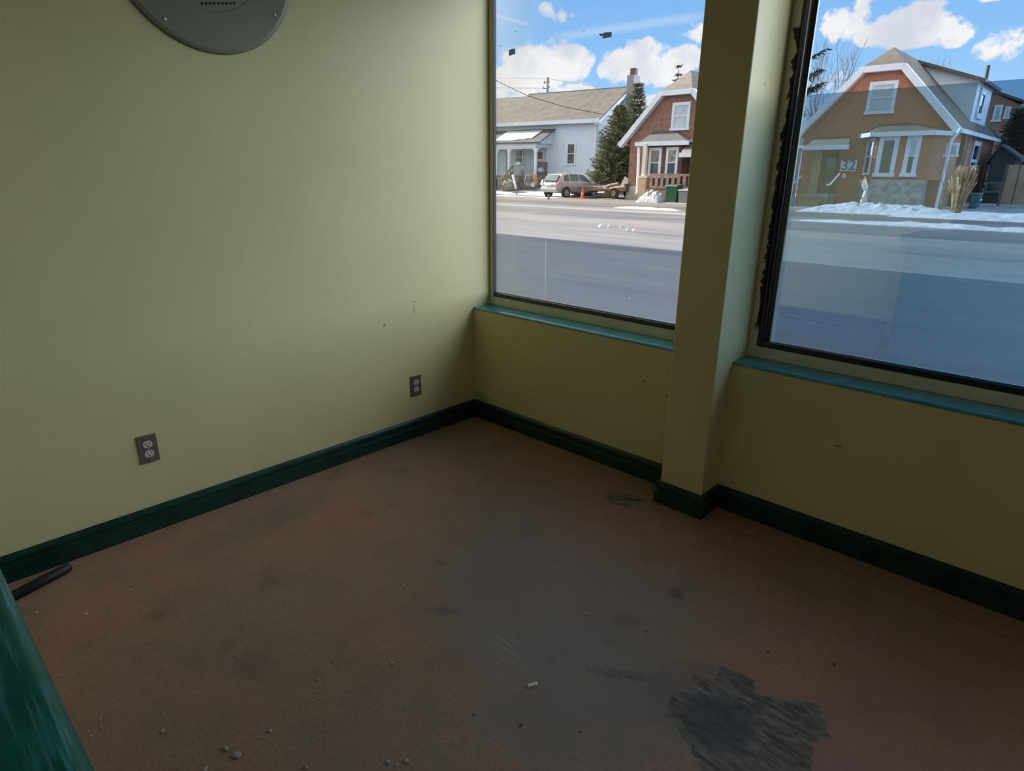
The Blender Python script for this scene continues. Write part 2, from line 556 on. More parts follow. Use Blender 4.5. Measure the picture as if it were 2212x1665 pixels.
M['speck_reflection'] = film_mat('pale_specks_and_reflection', (.95, .95, .95), (.85, .87, .87))
M['scrap'] = film_mat('grey_tape_scrap', (.30, .31, .36), (.25, .25, .30))


# --- outdoor materials
def facade_vec(nt):
    t = N(nt, 'ShaderNodeTexCoord')
    s = N(nt, 'ShaderNodeSeparateXYZ')
    nt.links.new(t.outputs['Object'], s.inputs[0])
    cb = N(nt, 'ShaderNodeCombineXYZ')
    nt.links.new(mth(nt, 'ADD', s.outputs[0], s.outputs[1]), cb.inputs[0])
    nt.links.new(s.outputs[2], cb.inputs[1])
    return cb.outputs[0], t.outputs['Object'], s


def brick_mat(name, c1, c2, mortar):
    m, nt, bs = new_mat(name)
    fv, ov, s = facade_vec(nt)
    b = N(nt, 'ShaderNodeTexBrick', i_Scale=1.0)
    b.inputs['Color1'].default_value = (*c1, 1)
    b.inputs['Color2'].default_value = (*c2, 1)
    b.inputs['Mortar'].default_value = (*mortar, 1)
    b.inputs['Brick Width'].default_value = .23
    b.inputs['Row Height'].default_value = .075
    b.inputs['Mortar Size'].default_value = .009
    nt.links.new(fv, b.inputs['Vector'])
    n = nz(nt, ov, 3.4, 6, .75)
    setc(nt, bs, mixc(nt, mth(nt, 'MULTIPLY', smooth(nt, n, .46, .66), .55), b.outputs[0], tuple(x * .45 for x in c1)))
    bs.inputs['Roughness'].default_value = .85
    return m


def lines_mat(name, c1, c2, period, axis=2, rough=.6, var=.15):
    m, nt, bs = new_mat(name)
    fv, ov, s = facade_vec(nt)
    f = mth(nt, 'FRACT', mth(nt, 'DIVIDE', s.outputs[axis], period))
    base = mixc(nt, smooth(nt, nz(nt, ov, 1.6, 4), .3, .7), tuple(x * (1 - var) for x in c1), tuple(min(1, x * (1 + var)) for x in c1))
    setc(nt, bs, mixc(nt, smooth(nt, f, .16, .02), base, c2))
    bs.inputs['Roughness'].default_value = rough
    return m


M['asph_shingle'] = lines_mat('grey_brown_shingle', (.092, .083, .07), (.058, .056, .048), .14, 2, .9, .25)
M['dark_shingle'] = lines_mat('grey_shingle', (.075, .078, .085), (.05, .05, .055), .14, 2, .9, .25)
M['tan_shingle'] = lines_mat('tan_shingle', (.15, .135, .115), (.105, .095, .08), .14, 2, .9, .2)
M['siding'] = lines_mat('white_siding', (.56, .66, .76), (.42, .50, .60), .16, 2, .55, .04)
M['white'] = plain('white_trim', (.62, .68, .76), .5, .05, 3)
M['cream'] = plain('cream_trim', (.66, .62, .54), .6, .06, 3)
M['brick'] = brick_mat('brown_red_brick', (.27, .125, .088), (.20, .095, .07), (.26, .21, .18))
M['brick_red'] = brick_mat('orange_red_brick', (.47, .175, .105), (.40, .145, .09), (.38, .22, .17))
M['brick_far'] = brick_mat('brown_far_brick', (.30, .17, .13), (.25, .14, .11), (.3, .24, .2))
M['stone'] = plain('grey_rubble_stone', (.30, .30, .28), .85, .4, 3.5)
M['tan_brick'] = brick_mat('buff_brick', (.55, .38, .24), (.46, .31, .2), (.5, .42, .34))
M['window_dark'] = plain('dark_window_pane', (.035, .05, .06), .06, .6, .9, spec=.9)
M['window_blind'] = plain('pale_window_blind', (.42, .50, .56), .25, .1, 2)
M['wood'] = plain('weathered_deck_wood', (.30, .20, .14), .8, .2, 4)
M['fence'] = lines_mat('tan_board_fence', (.42, .31, .22), (.12, .09, .07), .6, 0, .8, .15)
M['dark_shed'] = plain('dark_shed_board', (.03, .045, .055), .8, .3, 2)
M['snow'] = None
m, nt, bs = new_mat('snow')
v = ocoord(nt)
setc(nt, bs, mixc(nt, smooth(nt, nz(nt, v, 3.0, 5, .65), .3, .6), (.32, .335, .37), (.47, .475, .49)))
bs.inputs['Roughness'].default_value = .8
bump(nt, bs, nz(nt, v, 5, 5), .6, .1)
M['snow'] = m
M['shrub'] = plain('olive_twigs', (.13, .12, .065), .9, .4, 5)
M['bark'] = plain('grey_bark', (.14, .11, .09), .9, .3, 5)
M['needle'] = plain('green_needles', (.115, .125, .055), .8, .5, 2.2)
M['needle_dark'] = plain('dark_green_needles', (.016, .032, .026), .85, .5, 2.2)
M['needle_olive'] = plain('olive_needles', (.125, .122, .062), .8, .5, 2.2)
M['dry_grass'] = plain('dry_ornamental_grass', (.50, .34, .19), .9, .35, 3)
M['green_bin'] = plain('green_bin_plastic', (.018, .085, .042), .5, .12, 4)
M['grey_bin'] = plain('grey_bin_plastic', (.20, .205, .22), .5, .1, 4)
M['orange'] = plain('orange_red_plastic', (.75, .06, .03), .5, .1, 4)
M['blue'] = plain('blue_plastic', (.06, .08, .34), .5, .2, 4)
M['car_paint'] = plain('silver_grey_car_paint', (.37, .355, .35), .28, .04, 3, metal=.35)
M['car_glass'] = plain('car_window_glass', (.03, .07, .075), .08, .3, 2, spec=.9)
M['tyre'] = plain('tyre_rubber', (.02, .02, .02), .8, .2, 9)
M['rim'] = plain('wheel_rim', (.35, .35, .36), .35, .15, 9, metal=.6)
M['tail_light'] = plain('car_tail_light', (.45, .09, .08), .2, .1)
M['logs'] = plain('cut_timber', (.30, .185, .11), .8, .35, 3)
M['rust'] = plain('rusty_trailer_steel', (.15, .09, .065), .7, .3, 5)
M['clutter'] = plain('mixed_porch_clutter', (.19, .17, .15), .8, .5, 3)
M['pole'] = plain('weathered_pole', (.20, .18, .17), .9, .2, 3)
M['grit'] = plain('grey_plaster_grit', (.36, .33, .27), .85, .25, 60)
M['grit_dark'] = plain('brown_grit', (.10, .08, .055), .85, .25, 60)
M['tape'] = plain('grey_tape', (.22, .22, .26), .6, .2, 60)
M['pale'] = plain('pale_residue', (.7, .74, .74), .8, .1, 60)
M['number'] = plain('grey_number_paint', (.16, .13, .14), .7, .1)
M['plug'] = plain('bright_zinc', (.72, .72, .70), .35, .05, 50)
M['heater'] = plain('grey_heater_enamel', (.16, .16, .21), .5, .1, 3)

# ground outside: lot, road and pavement run parallel to the shop front
m, nt, bs = new_mat('salted_asphalt')
v = ocoord(nt)
sxy = N(nt, 'ShaderNodeSeparateXYZ')
nt.links.new(v, sxy.inputs[0])
stv = ocoord(nt, (.13, 1.0, 1))
streaks = nz(nt, stv, 2.2, 6, .68)
streaks2 = nz(nt, ocoord(nt, (.2, 1.4, 1)), .5, 4, .6)
yy = mth(nt, 'ADD', sxy.outputs[1], mth(nt, 'MULTIPLY', mth(nt, 'SUBTRACT', nz(nt, ocoord(nt, (.18, 1, 1)), 1.2, 4), .5), .35))
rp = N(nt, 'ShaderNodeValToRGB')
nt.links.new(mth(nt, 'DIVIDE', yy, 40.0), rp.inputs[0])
BANDS = [(0, (.34, .365, .39)), (9, (.31, .325, .345)), (14.5, (.26, .255, .26)), (15.6, (.36, .34, .33)), (17.4, (.36, .34, .32)), (17.9, (.16, .165, .18)), (21.4, (.19, .19, .195)),  # first bands lighter and bluer, painting in the sky's sheen near the shop
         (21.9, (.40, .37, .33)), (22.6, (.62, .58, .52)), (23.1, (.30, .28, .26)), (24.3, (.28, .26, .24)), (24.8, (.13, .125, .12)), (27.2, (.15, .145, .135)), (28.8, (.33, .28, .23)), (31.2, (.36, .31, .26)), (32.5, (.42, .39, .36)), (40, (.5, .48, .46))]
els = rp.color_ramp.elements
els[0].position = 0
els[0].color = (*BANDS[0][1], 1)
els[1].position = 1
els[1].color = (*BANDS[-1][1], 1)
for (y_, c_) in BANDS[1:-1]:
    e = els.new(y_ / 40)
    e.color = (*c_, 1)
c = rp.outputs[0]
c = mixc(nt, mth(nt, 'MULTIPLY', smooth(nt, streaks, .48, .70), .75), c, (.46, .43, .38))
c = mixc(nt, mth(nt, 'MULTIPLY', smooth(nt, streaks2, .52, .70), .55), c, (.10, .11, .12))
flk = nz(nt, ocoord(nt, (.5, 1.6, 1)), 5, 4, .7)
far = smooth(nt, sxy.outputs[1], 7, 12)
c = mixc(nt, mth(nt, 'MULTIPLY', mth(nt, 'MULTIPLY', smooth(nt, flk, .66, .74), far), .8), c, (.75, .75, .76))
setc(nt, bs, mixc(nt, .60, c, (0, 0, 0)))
bs.inputs['Roughness'].default_value = .7
bump(nt, bs, nz(nt, v, 30, 4), .2, .02)
M['lot'] = m


# ------------------------------------------------------------------ mesh building
def world_loc(o):
    l = Vector((0, 0, 0))
    while o is not None:
        l += o.location
        o = o.parent
    return l


ROTATED = []      # things built in their own turned frame


class MB:
    def __init__(self):
        self.v, self.f = [], []

    def add(self, vs, fs):
        b = len(self.v)
        self.v += [Vector(p) for p in vs]
        self.f += [tuple(b + i for i in f) for f in fs]
        return self

    def box(self, x0, x1, y0, y1, z0, z1):
        x0, x1 = min(x0, x1), max(x0, x1)
        y0, y1 = min(y0, y1), max(y0, y1)
        z0, z1 = min(z0, z1), max(z0, z1)
        return self.add([(x0, y0, z0), (x1, y0, z0), (x1, y1, z0), (x0, y1, z0), (x0, y0, z1), (x1, y0, z1), (x1, y1, z1), (x0, y1, z1)],
                        [(3, 2, 1, 0), (4, 5, 6, 7), (0, 1, 5, 4), (1, 2, 6, 5), (2, 3, 7, 6), (3, 0, 4, 7)])

    def prism(self, pts, d):
        """polygon (3-D points) extruded by vector d"""
        d = Vector(d)
        n = len(pts)
        a = [Vector(p) for p in pts]
        return self.add(a + [p + d for p in a], [tuple(range(n))[::-1], tuple(range(n, 2 * n))] + [(i, (i + 1) % n, n + (i + 1) % n, n + i) for i in range(n)])

    def bar(self, a, b, w, h, up=(0, 0, 1)):
        a, b = Vector(a), Vector(b)
        d = (b - a).normalized()
        s = d.cross(Vector(up))
        s = s.normalized() if s.length > 1e-5 else Vector((1, 0, 0))
        u = s.cross(d).normalized()
        s, u = s * w / 2, u * h / 2
        q = [a - s - u, a + s - u, a + s + u, a - s + u]
        return self.prism(q, b - a)

    def tube(self, path, r, n=6, cap=True):
        path = [Vector(p) for p in path]
        rs = r if isinstance(r, (list, tuple)) else [r] * len(path)
        rings = []
        for i, p in enumerate(path):
            d = (path[min(i + 1, len(path) - 1)] - path[max(i - 1, 0)])
            d = d.normalized() if d.length > 1e-9 else Vector((0, 0, 1))
            s = d.cross(Vector((0, 0, 1)))
            s = s.normalized() if s.length > 1e-4 else Vector((1, 0, 0))
            u = s.cross(d)
            rings.append([p + (s * math.cos(2 * math.pi * k / n) + u * math.sin(2 * math.pi * k / n)) * rs[i] for k in range(n)])
        vs = [q for rg in rings for q in rg]
        fs = []
        for i in range(len(path) - 1):
            for k in range(n):
                k2 = (k + 1) % n
                fs.append((i * n + k, i * n + k2, (i + 1) * n + k2, (i + 1) * n + k))
        if cap:
            fs.append(tuple(range(n))[::-1])
            fs.append(tuple((len(path) - 1) * n + k for k in range(n)))
        return self.add(vs, fs)

    def lathe(self, c, prof, n=24, axis='z'):
        """prof: (radius, height) list about an axis through c"""
        c = Vector(c)
        vs, fs = [], []
        for (r, h) in prof:
            for k in range(n):
                t = 2 * math.pi * k / n
                p = (r * math.cos(t), r * math.sin(t), h)
                if axis == 'x':
                    p = (h, p[0], p[1])
                elif axis == 'y':
                    p = (p[0], h, p[1])
                vs.append(c + Vector(p))
        for i in range(len(prof) - 1):
            for k in range(n):
                k2 = (k + 1) % n
                fs.append((i * n + k, i * n + k2, (i + 1) * n + k2, (i + 1) * n + k))
        fs.append(tuple(range(n))[::-1])
        fs.append(tuple((len(prof) - 1) * n + k for k in range(n)))
        return self.add(vs, fs)

    def profile(self, path, prof, closed=False):
        """sweep a (out, z) profile along a horizontal path; out is to the right-hand side of travel, mitred"""
        pts = [Vector((p[0], p[1], 0)) for p in path]
        rings = []
        for i, p in enumerate(pts):
            ds = []
            if i > 0:
                ds.append((pts[i] - pts[i - 1]).normalized())
            if i < len(pts) - 1:
                ds.append((pts[i + 1] - pts[i]).normalized())
            ns = [Vector((d.y, -d.x, 0)) for d in ds]
            if len(ns) == 2:
                nrm = (ns[0] + ns[1])
                nrm = nrm / max(.2, nrm.dot(ns[0]))
            else:
                nrm = ns[0]
            rings.append([p + nrm * o + Vector((0, 0, z)) for (o, z) in prof])
        n = len(prof)
        fs = []
        for i in range(len(pts) - 1):
            for k in range(n):
                k2 = (k + 1) % n
                fs.append((i * n + k, i * n + k2, (i + 1) * n + k2, (i + 1) * n + k))
        fs.append(tuple(range(n))[::-1])
        fs.append(tuple((len(pts) - 1) * n + k for k in range(n)))
        return self.add([q for r in rings for q in r], fs)

    def build(self, name, mat, parent=None, local=False, bevel=0.0, seg=2, shade=False):
        top = parent
        while top is not None and top.parent is not None:
            top = top.parent
        local = local or top in ROTATED
        me = bpy.data.meshes.new(name)
        off = Vector((0, 0, 0)) if (local or parent is None) else world_loc(parent)
        me.from_pydata([p - off for p in self.v], [], self.f)
        bm = bmesh.new()
        bm.from_mesh(me)
        bmesh.ops.recalc_face_normals(bm, faces=bm.faces)
        bm.to_mesh(me)
        bm.free()
        o = bpy.data.objects.new(name, me)
        COL.objects.link(o)
        me.materials.append(mat)
        if parent is not None:
            o.parent = parent
        if bevel:
            b = o.modifiers.new('bevel', 'BEVEL')
            b.width = bevel
            b.segments = seg
            b.limit_method = 'ANGLE'
        if shade:
            for p in me.polygons:
                p.use_smooth = True
        return o


def tag(o, label=None, cat=None, group=None, kind=None):
    if label:
        o['label'] = label
    if cat:
        o['category'] = cat
    if group:
        o['group'] = group
    if kind:
        o['kind'] = kind
    return o


def empty(name, loc, label=None, cat=None, group=None, kind=None, rz=0):
    o = bpy.data.objects.new(name, None)
    o.empty_display_size = .1
    o.location = loc
    o.rotation_euler = (0, 0, rz)
    COL.objects.link(o)
    return tag(o, label, cat, group, kind)


def struct(mb, name, mat, label, cat, **kw):
    return tag(mb.build(name, mat, **kw), label, cat, None, 'structure')


# ------------------------------------------------------------------ the room
FZ = .11           # floor level
HB, HS, DF = .2106, .7571, .1293
C0, C1, CD = 1.3264, 1.5185, .1475
RX, RY, CZ, WT, WTOP = 6.5, -6.6, 2.9, .15, 2.45
struct(MB().box(0, RX, RY, 0, -.1, FZ), 'floor', M['floor'], 'stained worn brown floor with grey scraped patches', 'floor')
struct(MB().box(-.15, RX + .15, RY - .15, WT, CZ, CZ + .15), 'ceiling', M['ceiling'], 'plain white ceiling above the empty shop', 'ceiling')
struct(MB().box(-.15, 0, RY, WT, -.1, CZ), 'wall_left', M['wall_left'], 'yellow painted wall with round speaker cover and two outlets', 'wall')
fw = MB().box(0, RX, 0, WT, -.1, HS - .012).box(0, RX, 0, WT, WTOP, CZ)
fw.box(3.12, 3.32, 0, WT, HS - .012, WTOP).box(4.9, RX, 0, WT, HS - .012, WTOP)
struct(fw, 'wall_front', M['wall'], 'yellow painted low wall below the shop windows', 'wall')
struct(MB().box(RX, RX + .15, RY, WT, -.1, CZ), 'wall_right', M['back_wall'], 'shop wall on the far right, out of view', 'wall')
struct(MB().box(-.15, RX + .15, RY - .15, RY, -.1, CZ), 'wall_back', M['back_wall'], 'shop wall at the far rear, out of view', 'wall')
struct(MB().box(0, 1.58, -3.30, -3.16, FZ, 2.10), 'wall_partition', M['wall'], 'yellow partition mirrored in the tinted right window', 'wall')
col_o = MB().box(C0, C1, -CD, WT, FZ, CZ)
struct(col_o, 'column', M['wall'], 'square yellow column standing between the two windows', 'column', bevel=.006, seg=3)

PROF = [(0, FZ), (.0165, FZ), (.0175, FZ + .006), (.0175, FZ + .044), (.020, FZ + .049), (.020, FZ + .055), (.0105, FZ + .060), (.0095, FZ + .071), (.0155, FZ + .077), (.0165, FZ + .083), (.0145, FZ + .092), (.004, HB), (0, HB)]
struct(MB().profile([(0, -3.16), (0, 0)], PROF), 'baseboard_left', M['green'], 'dark green moulded baseboard under the two outlets', 'baseboard')
struct(MB().profile([(0, 0), (C0 + .001, 0)], PROF), 'baseboard_front', M['green'], 'dark green moulded baseboard between wall corner and column', 'baseboard')
struct(MB().profile([(C0, -.02), (C0, -CD), (C1, -CD), (C1, 0)], PROF), 'baseboard_column', M['green'], 'dark green moulded baseboard wrapped round the column foot', 'baseboard')
struct(MB().profile([(C1, 0), (RX, 0)], PROF), 'baseboard_right', M['green'], 'dark green moulded baseboard below the tinted right window', 'baseboard')
struct(MB().profile([(0, -3.16), (1.58, -3.16)], [(-o, z) for (o, z) in PROF]), 'baseboard_partition', M['green'], 'dark green baseboard along the partition behind the viewer', 'baseboard')


def shop_window(name, x0, x1, label, lf_paint, lf_black, left_mat):
    """painted outer frame, black inner frame, pane, sill"""
    r = empty(name, (x0, DF, HS), label, 'window', None, 'structure')
    # painted frame
    zb = HS + .046
    f = MB()
    f.box(x0, x1, DF, WT, HS - .012, zb).box(x0, x1, DF, WT, WTOP - .045, WTOP).box(x1 - .03, x1, DF, WT, zb, WTOP - .045)
    f.build('frame', M['frame_paint'], r, bevel=.002)
    MB().box(x0, x0 + lf_paint, DF, WT, zb, WTOP - .045).build('jamb', left_mat, r, bevel=.002)
    k = MB()
    xi0, xi1 = x0 + lf_paint, x1 - .03
    k.box(xi0, xi1, DF - .004, .146, zb, zb + .022).box(xi0, xi1, DF - .004, .146, WTOP - .07, WTOP - .045)
    k.box(xi1 - .02, xi1, DF - .004, .146, zb + .022, WTOP - .07)
    k.build('gasket', M['frame_black'], r, bevel=.003, seg=2)
    if lf_black > .01:
        a = MB()
        # rounded black mullion profile with an inner step
        w = lf_black
        pr = [(xi0, DF + .019), (xi0, DF + .004), (xi0 + w * .12, DF - .008), (xi0 + w * .34, DF - .011), (xi0 + w * .5, DF - .004), (xi0 + w * .58, DF + .003), (xi0 + w, DF + .005), (xi0 + w, DF + .019)]
        a.prism([(p[0], p[1], zb + .001) for p in pr], (0, 0, WTOP - .046 - zb))
        a.build('inner_frame', M['frame_black'], r, bevel=.002)
        g0 = xi0 + w
    else:
        MB().box(xi0, xi0 + .004, DF - .002, .146, zb + .022, WTOP - .07).build('inner_frame', M['black'], r)
        g0 = xi0 + .004
    MB().box(g0 - .0035, xi1 - .016, .136, .141, zb + .016, WTOP - .066).build('pane', M['glass'], r)
    # bright strip of the outer frame seen through the foot of the glass
    MB().box(g0, xi1 - .02, .1425, .148, zb + .02, zb + .027).build('glazing_strip', M['white'], r)
    return r, g0, xi1 - .02, zb


w1, g10, g11, zb1 = shop_window('window_1', 0, 1.42, 'clear shop window between the left wall and the column', .030, 0, M['frame_paint'])
w2, g20, g21, zb2 = shop_window('window_2', C1, 3.12, 'shop window with chipped black frame right of the column', .034, .049, M['frame_chip'])
w3, g30, g31, zb3 = shop_window('window_3', 3.32, 4.9, 'added shop window on the right, out of view', .034, .049, M['frame_chip'])  # unseen window added to bring more daylight into the room
MB().box(g20 - .0015, g21 + .002, .1345, .1353, zb2 + .020, 1.736).build('tint_film', M['film'], w2)['label'] = 'mirror tint film on the lower glass'


def sill(x0, x1, w):
    s = MB()
    s.prism([(x0, -.004, HS - .012), (x0, DF + .001, HS - .012), (x0, DF + .001, HS), (x0, .012, HS), (x0, .002, HS - .0015), (x0, -.004, HS - .006)], (x1 - x0, 0, 0))
    s.build('sill', M['sill'], w, bevel=.0012)


sill(0, C0 + .005, w1)
sill(C1, 3.12, w2)
sill(3.32, 4.9, w3)
random.seed(4)
# specks on the left pane
for (px, py) in [(1179, 637), (1166, 629), (1166, 625)]:
    pass
spk = MB()
for (px, py, s) in [(1166, 624, .004), (1165.5, 629, .005), (1216, 640, .003), (1254, 636, .002), (1360, 644, .006), (1428, 668, .004), (1412, 593, .002), (1158, 596, .002), (1100, 586, .004), (1125, 554, .003), (1178, 545, .002),
                    (1141, 580, .002), (1112, 570, .003)]:
    p = at(px, py, .1355)
    spk.add([(p.x - s / 2, .1357, p.z - s / 2), (p.x + s / 2, .1357, p.z - s * .3), (p.x + s * .3, .1357, p.z + s / 2), (p.x - s * .4, .1357, p.z + s * .4),
             (p.x - s / 2, .1350, p.z - s / 2), (p.x + s / 2, .1350, p.z - s * .3), (p.x + s * .3, .1350, p.z + s / 2), (p.x - s * .4, .1350, p.z + s * .4)],
            [(0, 1, 2, 3), (7, 6, 5, 4), (0, 4, 5, 1), (1, 5, 6, 2), (2, 6, 7, 3), (3, 7, 4, 0)])
spk.build('paint_speck', M['speck_reflection'], w1)['label'] = 'tiny pale paint specks on the glass'
w1.children[-1]['kind'] = 'stuff'
sk = MB()
for (px, py, s) in [(1379, 615, .003), (1413, 650, .003), (1381, 682, .004), (1247, 645, .002), (1113, 68, .005), (1080, 99, .006), (1083, 98, .004), (1258, 66, .005), (1262, 68, .004)]:
    p = at(px, py, .1355)
    sk.box(p.x - s * .3, p.x + s * .3, .135, .1357, p.z - s * .6, p.z + s * .6)
o = sk.build('dirt_speck', M['tape'], w1)
o['kind'] = 'stuff'
p0, p1 = at(1179, 521, .1355), at(1177.5, 645, .1355)  # pale strip modelled on the pane in place of a reflection
MB().bar((p0.x, .1354, p0.z), (p1.x, .1354, p1.z), .0022, .0006, (0, 1, 0)).build('reflection_line', M['speck_reflection'], w1)['label'] = 'thin pale vertical line painted for a reflection in the glass'

# tape scraps stuck on the left pane
def scrap(pts, label, n):
    s = [at(px, py, .1355) for (px, py) in pts]
    c = sum(s, Vector()) / len(s)
    o = MB().prism([(p.x, .1357, p.z) for p in s], (0, -.0012, 0))
    off = Vector((c.x, .1357, c.z))
    o.v = [q - off for q in o.v]
    ob = o.build(n, M['scrap'])
    ob.location = off
    tag(ob, label, 'tape')


scrap([(1099, 109), (1105, 106), (1112.5, 105), (1113, 117), (1106, 118.5), (1100, 121)], 'small square grey tape scrap on the left window glass', 'tape_scrap')
scrap([(1294, 73), (1303, 72.5), (1307, 70), (1321.5, 69), (1321, 80), (1311, 81.5), (1307, 83), (1300, 82), (1304, 77), (1297, 78)], 'wider torn dark tape scrap high on the left window glass', 'tape_scrap')

# ------------------------------------------------------------------ things in the room
# round speaker cover
ctr = Vector((0, -1.262, 2.19))
sp = empty('speaker_cover', ctr, 'round grey perforated speaker cover mounted high on the yellow wall', 'speaker')
RAD = .325
MB().lathe(ctr, [(RAD, 0.0005), (RAD, .006), (RAD - .004, .011), (RAD - .016, .0135), (.192, .0135), (.188, .0125), (0.0005, .0125)], 96, 'x').build('plate', M['cover'], sp, shade=False)
g = MB()
step = .0148
ca, sa = math.cos(math.radians(10)), math.sin(math.radians(10))
for i in range(-13, 14):
    for j in range(-13, 14):
        a_, b_ = i * step, j * step
        if a_ * a_ + b_ * b_ > .176 ** 2:
            continue
        y_, z_ = a_ * ca - b_ * sa, a_ * sa + b_ * ca
        g.lathe(ctr + Vector((0.0126, y_, z_)), [(.0046, 0), (.0046, .0006)], 8, 'x')
o = g.build('perforation', M['dark_hole'], sp)
o['kind'] = 'stuff'
o['label'] = 'round grid of small dark holes'
for ang in (-135 + 10.7, -45 + 10.7, 45 + 10.7, 135 + 10.7):
    t = math.radians(ang)
    MB().lathe(ctr + Vector((.0136, .289 * math.cos(t), .289 * math.sin(t))), [(.0052, 0), (.0052, .0015), (.003, .0028)], 12, 'x').build('screw', M['screw'], sp)


def outlet(y, z, label):
    r = empty('wall_outlet', (0, y, z), label, 'outlet', 'steel duplex outlets on the yellow wall')
    b = MB()
    b.prism([(0, y - .035, z - .057), (0, y + .035, z - .057), (0, y + .035, z + .057), (0, y - .035, z + .057)], (.0055, 0, 0))
    b.build('cover_plate', M['steel'], r, bevel=.0035, seg=3)
    for s in (1, -1):
        cz = z + s * .0195
        pts = []
        for k in range(24):
            t = 2 * math.pi * k / 24
            yy_ = .0165 * math.cos(t)
            zz_ = max(-.0135, min(.0135, .0172 * math.sin(t)))
            pts.append((.0055, y + yy_, cz + zz_))
        f = MB().prism(pts, (.0022, 0, 0)).build('socket', M['ivory'], r)
        h = MB()
        h.box(.0075, .0082, y - .0082, y - .0060, cz - .001, cz + .008)
        h.box(.0075, .0082, y + .0060, y + .0082, cz - .0005, cz + .0065)
        h.lathe((.0075, y, cz - .0075), [(.0030, 0), (.0030, .0007)], 10, 'x')
        h.build('slot', M['dark_hole'], f)
    MB().lathe((.0055, y, z), [(.0032, 0), (.003, .0012)], 12, 'x').build('screw', M['screw'], r)


outlet(-1.7207, .4511, 'steel wall outlet below the speaker, farther from the window')
outlet(-.4265, .3950, 'steel wall outlet near the window corner')

# green counter beside the viewer
ct = empty('counter', (1.9, -2.55, FZ), 'green painted counter with worn rounded edge in front of the left wall', 'counter')
MB().box(1.50, 2.32, -2.86, -2.37, FZ, 1.05).build('body', M['counter'], ct, bevel=.004)
tp = MB()
pr = [(-2.90, 1.05), (-2.335, 1.05)]
for k in range(0, 17):
    t = -math.pi / 2 + math.pi * k / 16
    pr.append((-2.337 + .0165 * math.cos(t), 1.0685 + .0185 * math.sin(t)))
pr += [(-2.90, 1.087)]
tp.prism([(1.46, a, b) for (a, b) in pr], (.90, 0, 0))
wtp = tp.build('worktop', M['counter'], ct, shade=True)
wtp.data.set_sharp_from_angle(angle=math.radians(40))

# black rubber strip lying on the floor by the baseboard
p0, p1 = atz(150, 1224, FZ + .0175), atz(10, 1297, FZ + .0175)
rs = MB().tube([p0, p0 + (p1 - p0) * .06, p1], [.0150, .0175, .0175], 14)
rs.v = [q - p0 for q in rs.v]
ob = rs.build('rubber_strip', M['black'], shade=True)
ob.location = p0
tag(ob, 'short black rubber strip lying beside the left baseboard', 'strip')

# metal wall plug on the floor
p = atz(1150, 1479, FZ + .004)
wp = empty('wall_plug', (p.x, p.y, FZ), 'small bright metal plug lying mid floor', 'plug')
dv = (atz(1161, 1476, FZ) - atz(1139, 1482, FZ))
a_ = Vector((p.x, p.y, FZ + .0048)) - dv * .5
b_ = Vector((p.x, p.y, FZ + .0048)) + dv * .5
MB().tube([a_, a_ + dv * .1, b_ - dv * .12, b_], [.0036, .0048, .0048, .004], 10).build('sleeve', M['plug'], wp, shade=True)
MB().tube([b_ + dv * .001, b_ + dv * .06], [.0026, .0024], 8).build('tip', M['dark_hole'], wp)

# crumbs of plaster
random.seed(11)


def pebble(px, py, r, mat, label, group, flat=.6):
    p = atz(px, py, FZ + r * flat * .8)
    bm = bmesh.new()
    bmesh.ops.create_icosphere(bm, subdivisions=2, radius=1.0)
    sd = random.random() * 50
    sx, sy = random.uniform(.75, 1.25), random.uniform(.75, 1.25)
    for v_ in bm.verts:
        k = 1 + .38 * mnoise.noise(v_.co * 1.5 + Vector((sd, 0, 0)))
        v_.co = Vector((v_.co.x * sx, v_.co.y * sy, v_.co.z * flat)) * k * r
    zmin = min(v_.co.z for v_ in bm.verts)
    for v_ in bm.verts:
        v_.co.z -= zmin
    me = bpy.data.meshes.new('plaster_crumb')
    bm.to_mesh(me)
    bm.free()
    me.materials.append(mat)
    o = bpy.data.objects.new('plaster_crumb', me)
    o.location = (p.x, p.y, FZ)
    o.rotation_euler = (0, 0, random.uniform(0, 6))
    COL.objects.link(o)
    tag(o, label, 'crumb', group)


